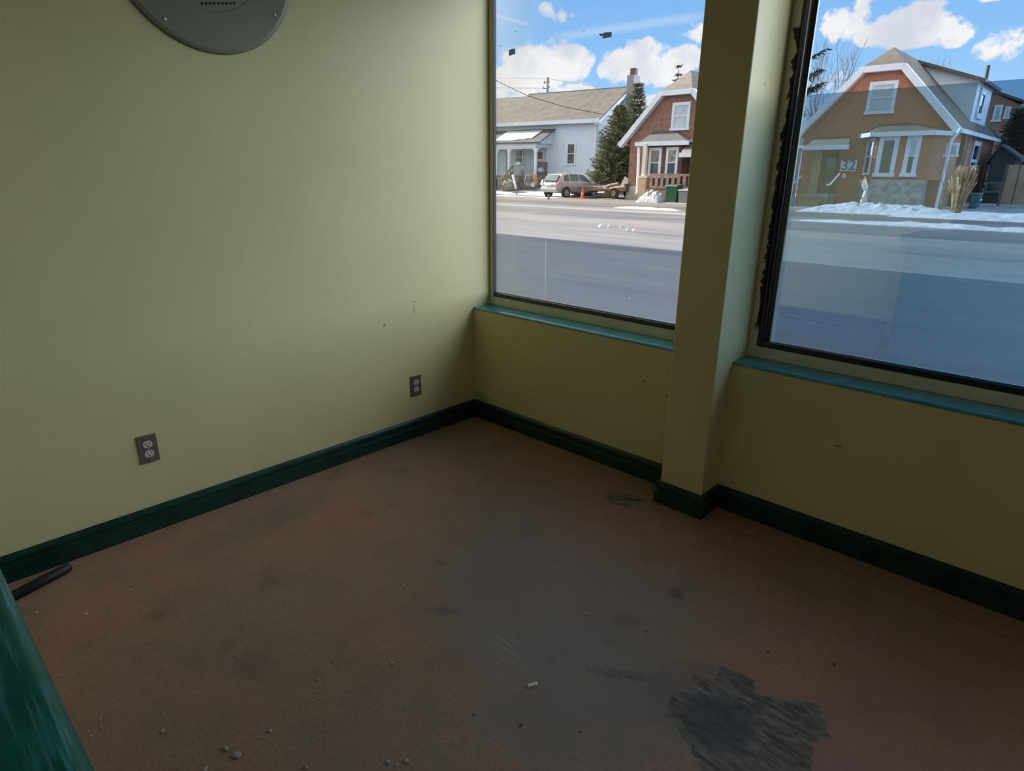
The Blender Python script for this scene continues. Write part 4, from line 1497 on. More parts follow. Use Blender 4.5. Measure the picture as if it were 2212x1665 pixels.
# porch post and brick pier
a, b2 = at(1394, 318, 32.6), at(1390, 383, 32.6)
MB().box(b2.x - .12, b2.x + .12, 32.5, 32.72, b2.z, zg).build('porch_post', M['cream'], hb_)
a, b2 = at(1383, 384, 32.5), at(1394, 431, 32.5)
pb2 = MB().box(a.x, b2.x, 32.4, 32.8, -.1, a.z).build('pier', M['tan_brick'], hb_)
MB().box(a.x - .06, b2.x + .06, 32.36, 32.84, a.z, a.z + .14).build('cap', M['cream'], pb2)
# porch deck and railing
d0, d1 = at(1394, 408, 32.5), at(1492, 408, 32.5)
MB().box(d0.x, d1.x + 2, 32.45, 33.0, -.1, d0.z).build('deck', M['wood'], hb_)
rt, rb_ = at(1440, 375, 32.4).z, at(1440, 404, 32.4).z
rl = MB().box(at(1405, 380, 32.4).x, d1.x + 1.6, 32.36, 32.46, rt - .14, rt).box(at(1405, 380, 32.4).x, d1.x + 1.6, 32.36, 32.46, rb_ - .1, rb_ + .05)
rl = rl.build('railing', M['wood'], hb_)
x = at(1405, 380, 32.4).x
while x < d1.x + 1.5:
    MB().box(x, x + .20, 32.34, 32.38, rb_ - .05, rt - .1).build('baluster', M['wood'], rl)
    x += .37
# porch awning by the column
a, b2 = at(1472, 335, 32.3), at(1482, 316, 33.0)
MB().prism([(a.x, 32.2, a.z), (a.x + 4, 32.2, a.z), (a.x + 4, 33.9, b2.z + .4), (b2.x - .25, 33.9, b2.z + .4)], (0, 0, .12)).build('porch_roof', M['tan_shingle'], hb_)
MB().box(a.x - .05, a.x + 4, 32.08, 32.22, a.z - .12, a.z + .12).build('porch_gutter', M['white'], hb_)


def bin_(px0, px1, pyt, pyb, Y, mat, label):
    a, b2 = at(px0, pyb, Y), at(px1, pyb, Y)
    zt_ = at(px0, pyt, Y).z
    w_ = (b2.x - a.x)
    zb = yard_z(a.x, Y) - .02
    r = empty('wheelie_bin', ((a.x + b2.x) / 2, Y + w_ * .45, zb), label, 'bin', 'bins before the brick house')
    x0, x1 = a.x, b2.x
    d = w_ * .9
    q0 = [(x0 + .05 * w_, Y + .05, zb), (x1 - .05 * w_, Y + .05, zb), (x1 - .05 * w_, Y + d - .05, zb), (x0 + .05 * w_, Y + d - .05, zb)]
    q1 = [(x0, Y, zt_ - .1), (x1, Y, zt_ - .1), (x1, Y + d, zt_ - .1), (x0, Y + d, zt_ - .1)]
    MB().add(q0 + q1, [(3, 2, 1, 0), (4, 5, 6, 7), (0, 1, 5, 4), (1, 2, 6, 5), (2, 3, 7, 6), (3, 0, 4, 7)]).build('body', mat, r, bevel=.03)
    MB().add([(x0 - .04, Y - .05, zt_ - .1), (x1 + .04, Y - .05, zt_ - .1), (x1 + .04, Y + d + .05, zt_ - .1), (x0 - .04, Y + d + .05, zt_ - .1),
              (x0, Y, zt_ - .02), (x1, Y, zt_ - .02), (x1, Y + d, zt_ + .04), (x0, Y + d, zt_ + .04)],
             [(3, 2, 1, 0), (4, 5, 6, 7), (0, 1, 5, 4), (1, 2, 6, 5), (2, 3, 7, 6), (3, 0, 4, 7)]).build('lid', mat, r, bevel=.02)
    MB().lathe((x1 - .02, Y + d - .1, zb + .11), [(.11, -.04), (.11, .04)], 14, 'x').build('wheel', M['tyre'], r)
    MB().lathe((x0 + .02, Y + d - .1, zb + .11), [(.11, -.04), (.11, .04)], 14, 'x').build('wheel', M['tyre'], r)


bin_(1435, 1460, 399, 438, 31.35, M['green_bin'], 'green wheelie bin beside the snow heap')
bin_(1463, 1487, 408, 440, 31.3, M['grey_bin'], 'grey wheelie bin at the edge of the column')
# blue recycling boxes behind the railing
for (px0, px1, py0, py1, lab) in [(1424, 1432, 388, 406, 'blue box behind the brick house railing, leftmost'), (1434, 1440, 386, 402, 'smaller blue box behind the railing, second from left'), (1480, 1488, 386, 406, 'blue box behind the railing beside the column')]:
    a, b2 = at(px0, py1, 32.6), at(px1, py0, 32.6)
    o = MB().box(-(b2.x - a.x) / 2, (b2.x - a.x) / 2, 0, .3, 0, b2.z - d0.z).build('recycling_box', M['blue'])
    o.location = ((a.x + b2.x) / 2, 32.6, d0.z)
    tag(o, lab, 'box', 'blue boxes on the brick house porch')

# ---------- numbered house in the right window
hn = empty('numbered_house', (-7.68, 35, 0), 'red brick clipped gable house with bay window and number board', 'house')
zw3 = clipped_gable(hn, -7.68, 35, 13, 3.35, 3.68, 3.62, .88, 6.62, 1.0, 7.56, 0.0, M['brick_red'], M['asph_shingle'])
a, b2 = at(1876, 178, 35), at(1931, 244, 35)
xa, xb = at(1880, 182, 35).x, at(1926, 238, 35).x
window(hn, xa, xb + .1, b2.z, a.z, 35, .16, pane=M['window_blind'], upper=M['window_blind'])
# bay
yb_ = 34.1
zg = at(1940, 288, yb_ - .25).z
bx0, bx1 = at(1888, 340, yb_).x, at(1992, 340, yb_).x
bl = at(1866, 340, 34.95).x
zst = at(1920, 388, yb_).z
poly = [(bl, 35.02), (bx0, yb_), (-4.75, yb_), (-4.33, 35.02)]
MB().prism([(p_[0], p_[1], zst) for p_ in poly], (0, 0, zg - zst)).build('bay', M['brick_red'], hn)
MB().prism([(p_[0], p_[1] - .06, -.05) for p_ in poly[:2]] + [(bx1 + .3, yb_ - .06, -.05), (bx1 + .3, 35, -.05)], (0, 0, zst + .05)).build('bay_stone_base', M['stone'], hn)
gz0 = zg
gl, gm, gr = at(1857, 292, 34.9), at(1884, 285, yb_ - .25), at(2021, 283, yb_ - .25)
xe = -4.2
outl = [(gl.x, 34.95), (gm.x, yb_ - .3), (gr.x, yb_ - .3), (xe + .1, 34.75)]
tl, tr_ = at(1905, 268, 34.95), at(1968, 268, 34.95)
vs = [(p_[0], p_[1], zg + .02) for p_ in outl] + [(tl.x, 34.97, tl.z), (tr_.x, 34.97, tl.z), (xe + .1, 34.97, zg + .02)]
MB().add(vs, [(0, 1, 4), (1, 2, 5, 4), (2, 3, 5), (3, 6, 5), (6, 3, 2, 1, 0), (0, 4, 5, 6)]).build('bay_roof', M['asph_shingle'], hn)
gt = MB()
for i in range(3):
    p0_, p1_ = Vector((*outl[i], zg - .02)), Vector((*outl[i + 1], zg - .02 - (.02 if i == 2 else 0)))
    gt.bar(p0_, p1_, .12, .20)
gt.build('gutter', M['white'], hn)
for (l, t, r_, bt, sash, up) in [(1895.5, 294, 1938, 381, False, None), (1954, 293, 1985.5, 381, True, M['window_blind'])]:
    a, b2 = at(l, t, yb_ - .02), at(r_, bt, yb_ - .02)
    a.x, b2.x = at(l, (t + bt) / 2, yb_).x, at(r_, (t + bt) / 2, yb_).x
    window(hn, a.x, b2.x, b2.z, a.z, yb_ - .02, .20, sash=sash, upper=up, pane=plain('grey_green_pane', (.12, .14, .12), .1, .2, 1))
# narrow window in the canted left side of the bay
pA, pB = Vector((bl + .12, 35.02 - .15, 0)), Vector((bx0 - .10, yb_ + .08, 0))
dv = (pB - pA)
nv = Vector((dv.y, -dv.x, 0)).normalized() * .06
za_, zb_ = at(1880, 298, 34.5).z, at(1868, 378, 34.5).z
fr = MB()


def slab(u0, u1, z0, z1, th_=1.0):
    q = [pA + dv * u0, pA + dv * u1]
    fr.prism([q[0] + Vector((0, 0, z0)), q[1] + Vector((0, 0, z0)), q[1] + Vector((0, 0, z1)), q[0] + Vector((0, 0, z1))], nv * th_)


slab(0, .2, zb_, za_)
slab(.8, 1, zb_, za_)
slab(.2, .8, za_ - .15, za_)
slab(.2, .8, zb_, zb_ + .12)
slab(.2, .8, (za_ + zb_) / 2 - .04, (za_ + zb_) / 2 + .04)
o = fr.build('window', M['white'], hn)
fr = MB()
slab(.2, .8, zb_ + .1, za_ - .1, .5)
fr.build('pane', M['window_dark'], o)
# small white window at the right end of the bay and downspouts
ds = [at(2076, 277, 34.6), at(2062, 296, 34.6), at(2056, 302, 34.5), at(2045, 350, 34.4), at(2020, 455, 34.2)]
MB().tube(ds, .07, 8).build('downspout', M['white'], hn)
a, b2 = at(2047, 306, 34.3), at(2068, 332, 34.3)
window(hn, a.x - .05, a.x + .45, b2.z - .1, a.z - .05, 34.60, .1, sash=False, pane=M['window_blind'])
# side windows and side downspout
p0, p1 = atx(2112, 306, -4.33), atx(2120, 378, -4.33)
side_window(hn, -4.33, p0.y - 1.2, p0.y + .9, p1.z, p0.z, .22)
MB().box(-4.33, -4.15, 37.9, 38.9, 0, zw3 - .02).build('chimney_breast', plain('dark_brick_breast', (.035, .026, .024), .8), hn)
# shed dormers on both slopes
for s in (1, -1):
    xo = -7.68 + s * 3.03
    zt_, zo, zbt = 7.42, 6.32, 3.62 + (3.68 - 3.03) * (3.0 / 2.8) - .1
    MB().prism([(-7.68, 41, zt_), (xo, 41, zo), (xo, 41, zbt), (-7.68, 41, zt_ - .5)], (0, 4.6, 0)).build('dormer', M['siding'], hn)
    MB().prism([(-7.68, 40.6, zt_ + .13), (xo + s * .35, 40.6, zo), (xo + s * .35, 40.6, zo - .16), (-7.68, 40.6, zt_ - .03)], (0, 5.4, 0)).build('dormer_roof', M['asph_shingle'], hn)
    if s == 1:
        side_window(hn, xo + .0, 42.0, 43.6, 4.55, 6.05, .3, sash=False)
pv0, pv1 = at(2133, 160, 46), at(2136, 141, 46)
MB().tube([pv0 + Vector((0, 0, -.5)), pv1], .09, 8).build('vent_pipe', M['black'], hn)
# door, awning, steps
ya = 34.0
aL, aR = at(1739, 318, ya - .3), at(1832, 316, ya - .3)
tL, tR = at(1762, 296, 34.95), at(1832, 296, 34.95)
MB().add([(aL.x, ya - .3, aL.z), (aR.x, ya - .3, aL.z), (tR.x + .1, 34.97, tL.z), (tL.x, 34.97, tL.z), (aL.x, ya - .3, aL.z - .1), (aR.x, ya - .3, aL.z - .1), (tR.x + .1, 34.97, tL.z - .1), (tL.x, 34.97, tL.z - .1)],
         [(0, 1, 2, 3), (7, 6, 5, 4), (0, 4, 5, 1), (1, 5, 6, 2), (2, 6, 7, 3), (3, 7, 4, 0)]).build('awning', M['tan_shingle'], hn)
MB().box(aL.x - .05, aR.x + .05, ya - .42, ya - .28, aL.z - .14, aL.z + .08).build('awning_gutter', M['white'], hn)
zp = at(1760, 418, 34.2).z
MB().box(at(1742, 400, 34.2).x, at(1800, 400, 34.2).x, 33.7, 35, -.1, zp).build('stoop', M['stone'], hn)
s_ = MB()
for k in range(4):
    s_.box(at(1742, 400, 34.2).x, at(1790, 400, 34.2).x, 33.7 - .3 * (k + 1), 33.7 - .3 * k, -.1, zp - .17 * (k + 1))
s_.build('steps', M['wood'], hn)
dx0, dx1 = at(1776, 380, 34.95).x, at(1806, 380, 34.95).x
dd = MB().box(dx0, dx1, 34.9, 35.02, zp, aL.z - .25).build('door', plain('dark_olive_door', (.09, .09, .06), .5, .15, 2), hn)
MB().box(dx0 + .18, dx1 - .12, 34.86, 34.92, zp + 1.25, aL.z - .5).build('pane', plain('grey_teal_pane', (.16, .20, .20), .15, .2, 1), dd)
MB().box(at(1752, 380, 34.95).x, at(1770, 380, 34.95).x, 34.85, 35.02, zp, aL.z - .15).build('door_surround', plain('tan_board_surround', (.34, .28, .18), .8, .15, 2), hn)
for (q0, q1, q2) in [((1708, 397), (1714, 397), (1732, 380)), ((1787, 399), (1793, 399), (1814, 375))]:
    pts = [at(*q0, 33.1), at(*q1, 33.2), at(*q2, 34.3)]
    rl = MB().tube(pts, .045, 8)
    rl = rl.build('handrail', M['white'], hn)
    MB().tube([pts[1], (pts[1].x, pts[1].y, 0)], .03, 6).tube([pts[2] + Vector((0, -.05, 0)), (pts[2].x, pts[2].y - .05, zp)], .03, 6).build('post', M['bark'], rl)
# number board
a, b2 = at(1818, 346, 34.7), at(1848, 370, 34.7)
nb = empty('number_board', ((a.x + b2.x) / 2, 34.7, b2.z), 'white house number board reading 32 beside the door', 'sign')
MB().box(a.x, b2.x, 34.7, 34.76, b2.z, a.z).build('board', M['white'], nb)
fc = bpy.data.curves.new('digits', 'FONT')
fc.body = '32'
fc.align_x = 'CENTER'
fc.align_y = 'CENTER'
fc.size = (a.z - b2.z) * 1.28
fc.extrude = .012
fc.offset = .012
fo = bpy.data.objects.new('digits', fc)
COL.objects.link(fo)
fc.materials.append(M['number'])
fo.rotation_euler = (math.pi / 2, 0, 0)
fo.location = (0, -.018, (a.z - b2.z) * .5)
bpy.context.view_layer.update()
dme = bpy.data.meshes.new_from_object(fo.evaluated_get(bpy.context.evaluated_depsgraph_get()))
dmo = bpy.data.objects.new('digits', dme)
COL.objects.link(dmo)
dmo.rotation_euler, dmo.location = fo.rotation_euler, fo.location
bpy.data.objects.remove(fo)
dmo.name = 'digits'
dmo.parent = nb
MB().box((a.x + b2.x) / 2 - .05, (a.x + b2.x) / 2 + .05, 34.72, 34.98, b2.z, b2.z + .1).build('bracket', M['bark'], nb)
p = at(1823, 381, 34.8)
wl = empty('wall_lamp', (p.x, 34.95, p.z), 'small pale wall lamp below the number board', 'lamp')
MB().box(p.x - .05, p.x + .05, 34.8, 34.98, p.z + .08, p.z + .14).build('bracket', M['bark'], wl)
MB().lathe((p.x, 34.8, p.z - .1), [(.05, 0), (.10, .04), (.10, .2), (.04, .26)], 10).build('shade', M['cream'], wl)
bag_p = at(1868, 425, 33.8)
o = MB().lathe((0, 0, 0), [(.10, 0), (.16, .12), (.17, .4), (.13, .66), (.06, .8)], 14).build('pale_sack', M['cream'], shade=True)
o.location = (bag_p.x, 33.75, -.03)
for q in o.data.vertices:
    q.co.x += .1 * mnoise.noise(q.co * 3)
    q.co.y *= .7
tag(o, 'pale sack standing left of the stone bay base', 'sack')

# ornamental grass clump and sapling
p = at(2063, 466, 31.3)
gb = MB()
random.seed(5)
for k in range(420):
    t = random.uniform(0, 6.28)
    rr_ = random.uniform(0, .19)
    h_ = random.uniform(1.0, 1.95)
    lean = random.uniform(.03, .42)
    b0_ = Vector((p.x + rr_ * math.cos(t), 31.3 + rr_ * math.sin(t), .0))
    m_ = b0_ + Vector((math.cos(t) * lean * .4, math.sin(t) * lean * .4, h_ * .6))
    e_ = b0_ + Vector((math.cos(t) * lean, math.sin(t) * lean, h_))
    gb.tube([b0_, m_, e_], [.010, .009, .008 if k % 3 else .035], 4)
o = gb.build('grass_blades', M['dry_grass'])
gr_ = empty('ornamental_grass', (p.x, 31.3, 0), 'tall clump of dry tan ornamental grass in the snow', 'grass')
for q in o.data.vertices:
    q.co -= Vector((p.x, 31.3, 0))
o.parent = gr_


def branch(mb, p, d, L, r, depth, spread=.6, upb=.25, nch=(1, 3), taper=.62, seg=3):
    pts, rs = [p.copy()], [r]
    q = p.copy()
    dd = d.copy()
    for k in range(seg):
        dd = (dd + Vector((random.uniform(-.24, .24), random.uniform(-.24, .24), random.uniform(-.04, .12)))).normalized()
        q = q + dd * L / seg
        pts.append(q.copy())
        rs.append(r * (1 - (1 - taper) * (k + 1) / seg))
    mb.tube(pts, rs, 5 if r > .03 else 3, cap=False)
    if depth == 0:
        return
    for k in range(random.randint(*nch)):
        t = random.uniform(.35, 1.0)
        i = min(seg - 1, int(t * seg))
        b = pts[i].lerp(pts[i + 1], t * seg - i)
        nd = (dd + Vector((random.uniform(-1, 1), random.uniform(-1, 1), random.uniform(-.2, .7))) * spread + Vector((0, 0, upb))).normalized()
        branch(mb, b, nd, L * random.uniform(.5, .75), r * .5, depth - 1, spread, upb, nch, taper, seg)
    branch(mb, pts[-1], (dd + Vector((random.uniform(-.3, .3), random.uniform(-.3, .3), .2))).normalized(), L * .66, r * taper, depth - 1, spread, upb, nch, taper, seg)


def bare_tree(base, h_, r_, label, depth=4, seed=1, lean=(0, 0), name='bare_tree', trunk_frac=.34, mat=None):
    random.seed(seed)
    root = empty(name, base, label, 'tree', None)
    top = Vector(base) + Vector((lean[0], lean[1], h_ * trunk_frac))
    MB().tube([base, top], [r_, r_ * .8], 8).build('trunk', M['bark'], root)
    b = MB()
    for k in range(4):
        t = k * 1.57 + random.uniform(-.5, .5)
        branch(b, top - Vector((0, 0, .15 * k)), Vector((math.cos(t) * .38, math.sin(t) * .38, 1)).normalized(), h_ * .27, r_ * .55, depth)
    b.build('branches', mat or M['bark'], root)
    return root


bare_tree((at(1778, 200, 56).x, 56, 0), 12.4, .13, 'bare leafless tree behind the left roof of the numbered house', 4, 3)
bare_tree((at(1996, 120, 62).x, 62, 0), 11.0, .14, 'bare leafless tree behind the ridge of the numbered house', 4, 8)
bare_tree((at(1406, 220, 62).x, 62, 0), 9.2, .15, 'bare twiggy tree behind the white house chimney', 4, 12)
sp0 = at(2027, 468, 30.5)
bare_tree((sp0.x, 30.6, -.05), 2.6, .035, 'thin bare sapling left of the dry grass clump', 2, 14, trunk_frac=.5)


def conifer(base, h_, rad, label, mat, seed, levels=34, name='spruce_tree', droop=.25, dens=1.0, cone_pow=.85, trunk_vis=.06, cat='tree', core=0.0):
    random.seed(seed)
    base = Vector(base)
    root = empty(name, base, label, cat)
    MB().tube([base, base + Vector((0, 0, h_ * .98))], [rad * .09 + .05, .02], 8).build('trunk', M['bark'], root)
    f = MB()
    vs, fs = [], []

    def tri(c, d, L, w_):
        s = d.cross(Vector((random.uniform(-1, 1), random.uniform(-1, 1), random.uniform(-1, 1)))).normalized() * w_
        b = len(vs)
        vs.extend([c - s, c + s, c + d * L + s * .2, c + d * L - s * .2])
        fs.append((b, b + 1, b + 2, b + 3))
    for l in range(levels):
        t = (l + random.uniform(0, .6)) / levels
        z = h_ * (trunk_vis + (1 - trunk_vis) * t)
        R = rad * (1 - t) ** cone_pow * random.uniform(.82, 1.1) + .05
        nb_ = max(5, int((6 + 9 * (1 - t)) * dens))
        for k in range(nb_):
            a_ = 6.283 * k / nb_ + random.uniform(-.3, .3)
            L = R * random.uniform(.7, 1.1)
            d = Vector((math.cos(a_), math.sin(a_), random.uniform(-.05, .25)))
            n_ = max(4, int(L / .16))
            for j in range(n_):
                u = (j + .5) / n_
                if u < .25 and j % 2:
                    continue
                c = base + Vector((0, 0, z)) + Vector((d.x * L * u, d.y * L * u, d.z * L * u - droop * L * u * u + .12 * L * max(0, u - .7)))
                for q in range(5):
                    dd = Vector((d.x * .7 + random.uniform(-.7, .7), d.y * .7 + random.uniform(-.7, .7), random.uniform(-.5, .45))).normalized()
                    tri(c, dd, random.uniform(.12, .30) * (1 + .2 * rad / 2), random.uniform(.018, .042))
    f.add(vs, fs)
    f.build('foliage', mat, root)
    return root


pt = at(1331, 405, 38.6)
conifer((pt.x, 38.6, .3), at(1344, 240, 38.6).z - .3 + .4, 2.1, 'broad bushy green conifer between the white and brick houses', M['needle'], 1, 40, cone_pow=.62, dens=1.5, droop=-.15)
pt = at(1372, 400, 38.5)
sb = world1(h1(1126, 399, PD - .7))
for k, dx_ in enumerate((0,)):
    bare_tree((sb.x, sb.y, sb.z), 1.9, .05, 'dull olive twiggy shrub before the middle of the white porch', 5, 61, name='bare_shrub', trunk_frac=.12, mat=M['shrub'])
conifer((at(1372, 300, 42.6).x, 42.6, .3), at(1378, 178, 42.6).z - .3, 1.6, 'slim tall conifer in front of the white house chimney', M['needle_olive'], 2, 42, cone_pow=.6, dens=1.3, droop=-.1)
p = at(1470, 152, 58)
conifer((p.x - .2, 58, 0), at(1470, 134, 58).z, 2.3, 'distant pointed spruce top above the brick house roof', M['needle_dark'], 3, 20, dens=.75, droop=.3)
# dark columnar tree on the right
p = at(2184, 340, 48.4)
conifer((p.x, 48.4, 0), at(2184, 236, 48.4).z, 1.05, 'dark columnar evergreen right of the numbered house', M['needle_dark'], 6, 36, name='columnar_tree', cone_pow=.35, dens=1.6, droop=-.3)
# evergreen whose long boughs reach in from behind the black frame
random.seed(44)
EY = 31.5
e0 = at(1640, 430, EY)
et = empty('evergreen_tree', (e0.x, EY, 0), 'dark evergreen with long drooping boughs beside the black frame', 'tree')
MB().tube([(e0.x, EY, 0), (e0.x + .1, EY, 9.6)], [.2, .05], 8).build('trunk', M['bark'], et)
for (tip, mid, sag, fl_) in [((1787, 105), (1700, 150), .1, .5), ((1774, 150), (1700, 190), .1, .9), ((1778, 178), (1700, 214), .05, 1.0), ((1752, 192), (1690, 225), .1, .9), ((1735, 245), (1690, 262), .2, .8), ((1745, 60), (1690, 110), .1, .6)]:
    a, b2 = at(*mid, EY), at(*tip, EY)
    a0 = Vector((e0.x + .1, EY, a.z - .1))
    mbx = MB()
    P = [a0, a, a.lerp(b2, .5) + Vector((0, 0, -sag * .5)), b2]
    mbx.tube(P, [.06, .045, .03, .012], 5)
    for k in range(int(420 * fl_)):
        t = random.random()
        c_ = (P[0].lerp(P[1], t * 2) if t < .5 else P[1].lerp(P[3], (t - .5) * 2))
        if t > .93 and random.random() < .5:
            continue
        d = Vector((random.uniform(.0, 1.4), random.uniform(-.5, .5), random.uniform(-.9, .45))).normalized()
        L = random.uniform(.22, .5) * (1.15 - .5 * t)
        w_ = Vector((random.uniform(-1, 1), random.uniform(-1, 1), random.uniform(-1, 1))).normalized() * .04
        mbx.add([c_ - w_, c_ + w_, c_ + d * L + w_ * .4, c_ + d * L - w_ * .4], [(0, 1, 2, 3)])
    mbx.build('bough', M['needle_dark'], et)
p = at(1064, 236, 33)
conifer((p.x - 1.2, 33, 0), 6.1, 1.25, 'dark evergreen at the far left edge of the left window', M['needle_dark'], 10, 26, dens=.8, name='evergreen_tree')
# pale hazy shrubs left of the numbered house
p = at(1722, 250, 44)
for k, (px, py, s, lab) in enumerate([(1722, 262, 1.5, 'frosted shrub low behind the left eave of the numbered house'), (1738, 232, 1.8, 'taller frosted shrub behind the numbered house eave')]):
    q = at(px, py, 51 + k * 2)
    bare_tree((q.x, 51 + k * 2, 0), q.z + 1.0, .07, lab, 4, 30 + k, name='frosted_shrub', trunk_frac=.3)

# ---------- right background: brick block, pale wall, shed, fence, bins
def far_building():
    yb = 52
    r = empty('brick_block', (2, yb, 0), 'long brown brick building at the far right edge', 'building')
    a = atx(2143, 196, -4.1)
    x0 = at(2136, 200, yb).x
    x1 = x0 + 1
    # side wall running away, roof line sloping down to the right
    p0, p1 = at(2140, 196, yb), at(2214, 231, yb)
    z1_ = p1.z - (p0.z - p1.z) * .2
    MB().prism([(p0.x - 2.5, yb, 0), (p1.x + 3, yb, 0), (p1.x + 3, yb, p1.z - 1.0), (p1.x, yb, p1.z), (p0.x, yb, p0.z), (p0.x - 2.5, yb, p0.z)], (0, 8, 0)).build('wall', M['brick_far'], r)
    rf = MB()
    rf.prism([(p0.x - 2.6, yb - .2, p0.z + .12), (p0.x, yb - .2, p0.z + .12), (p1.x + 3, yb - .2, p1.z - .9), (p1.x + 3, yb - .2, p1.z - 1.05), (p0.x, yb - .2, p0.z - .05), (p0.x - 2.6, yb - .2, p0.z - .05)], (0, 8.4, 0))
    rf.build('roof', M['dark_shingle'], r)
    for (l, t, r_, bt) in [(2150, 227, 2160, 262), (2173, 230, 2179, 256), (2192, 236, 2200, 258)]:
        a, b2 = at(l, t, yb), at(r_, bt, yb)
        window(r, a.x, b2.x, b2.z, a.z, yb, .12, sash=False, pane=M['window_blind'])


far_building()
a, b2 = at(2196, 262, 50), at(2216, 340, 50)
o = MB().box(0, 5, 0, 1.4, 0, a.z).build('garage_wall', M['siding'])
g_ = empty('garage', (a.x, 50, 0), 'pale sided garage behind the fence at the far right', 'garage')
o.parent = g_
MB().prism([(-.15, -.2, a.z), (5.2, -.2, a.z), (5.2, 1.4, a.z + 1), (-.15, 1.4, a.z + 1)], (0, 0, .12)).build('garage_roof', M['dark_shingle'], g_, local=True)
# shed
a, ap, b2 = at(2142, 345, 44), at(2163, 316, 44), at(2196, 342, 44)
sh = empty('shed', (ap.x, 44, 0), 'dark gabled shed beside the numbered house', 'shed')
MB().prism([(a.x, 44, 0), (b2.x, 44, 0), (b2.x, 44, b2.z), (ap.x, 44, ap.z - .05), (a.x, 44, a.z)], (0, 3, 0)).build('wall', M['dark_shed'], sh)
MB().prism([(a.x - .25, 43.8, a.z - .25), (ap.x, 43.8, ap.z), (b2.x + .25, 43.8, b2.z - .15), (b2.x + .25, 43.8, b2.z - .02), (ap.x, 43.8, ap.z + .13), (a.x - .25, 43.8, a.z - .12)], (0, 3.4, 0)).build('roof', M['dark_shingle'], sh)
a, b2 = at(2130, 392, 43.9), at(2160, 416, 43.9)
window(sh, a.x, b2.x, b2.z, a.z, 43.98, .1, frame=plain('dim_teal_frame', (.10, .16, .19), .6), sash=False)
# fence
fy = 40.5
a, b2 = at(2173, 356, fy), at(2168, 432, fy)
fe = empty('board_fence', (a.x, fy, 0), 'tan vertical board fence at the right picture edge', 'fence')
MB().box(a.x, a.x + 6, fy, fy + .05, .1, a.z).build('board_panel', M['fence'], fe)
for k in range(5):
    MB().box(a.x + .02 + k * 1.45, a.x + .14 + k * 1.45, fy - .1, fy, 0, a.z + .05).build('post', M['bark'], fe)
a, b2 = at(2088, 446, 37), at(2112, 420, 37)
bb = empty('blue_bin', ((a.x + b2.x) / 2 + .1, 37, 0), 'teal blue lidded bin beside the numbered house wall', 'bin')
MB().box(a.x + .1, b2.x + .1, 36.8, 37.5, 0, b2.z).build('body', plain('teal_blue_plastic', (.05, .14, .18), .5, .2, 4), bb, bevel=.04)
MB().box(a.x + .05, b2.x + .15, 36.75, 37.55, b2.z, b2.z + .07).build('lid', plain('pale_teal_plastic', (.16, .26, .32), .5, .2, 4), bb, bevel=.02)
# snow over the right yard lies in the shade of the house: plain snow field (part of the lawn)

# ---------- silver car
CA = math.radians(82)          # nose points away from the street
cc = Vector((-26.5, 34.4, 0))
zc = yard_z(cc.x, cc.y) - .02
car = empty('car', (cc.x, cc.y, zc), 'silver grey hatchback parked nose-in on the snowy drive', 'car', rz=CA)
car.scale = (1.02, 1.08, 1.05)
# stations along the length: x, half width sill, half width belt, z bottom, z belt
prof_body = [(-2.08, .62, .66, .45, .78), (-2.02, .78, .80, .34, .92), (-1.8, .84, .85, .30, 1.0), (-1.0, .87, .88, .26, .98), (0, .88, .88, .25, .95), (.9, .87, .87, .25, .93), (1.3, .86, .84, .25, .90), (1.7, .82, .78, .27, .82), (2.0, .72, .66, .32, .70), (2.1, .55, .5, .40, .60)]
vs, fs = [], []
K = 8
for (x, ws, wb, z0, zb) in prof_body:
    ring = [(x, -ws * .9, z0), (x, -ws, z0 + .12), (x, -wb * 1.01, (z0 + zb) / 2), (x, -wb, zb), (x, wb, zb), (x, wb * 1.01, (z0 + zb) / 2), (x, ws, z0 + .12), (x, ws * .9, z0)]
    vs += ring
for i in range(len(prof_body) - 1):
    for k in range(K):
        k2 = (k + 1) % K
        fs.append((i * K + k, i * K + k2, (i + 1) * K + k2, (i + 1) * K + k))
fs += [tuple(range(K))[::-1], tuple((len(prof_body) - 1) * K + k for k in range(K))]
body = MB().add(vs, fs).build('body', M['car_paint'], car, local=True, bevel=.03, seg=2, shade=True)
cab = [(-1.98, .74, .97), (-1.55, .66, 1.46), (-.9, .64, 1.56), (.1, .63, 1.54), (.55, .62, 1.46), (1.32, .72, .92)]
vs, fs = [], []
for (x, w_, z) in cab:
    vs += [(x, -w_, z), (x, w_, z), (x, -.84, .93), (x, .84, .93)]
n_ = len(cab)
for i in range(n_ - 1):
    a_ = i * 4
    fs += [(a_, a_ + 1, a_ + 5, a_ + 4), (a_, a_ + 4, a_ + 6, a_ + 2), (a_ + 1, a_ + 3, a_ + 7, a_ + 5), (a_ + 2, a_ + 6, a_ + 7, a_ + 3)]
fs += [(0, 2, 3, 1), ((n_ - 1) * 4, (n_ - 1) * 4 + 1, (n_ - 1) * 4 + 3, (n_ - 1) * 4 + 2)]
MB().add(vs, fs).build('roof', M['car_paint'], car, local=True, bevel=.03)
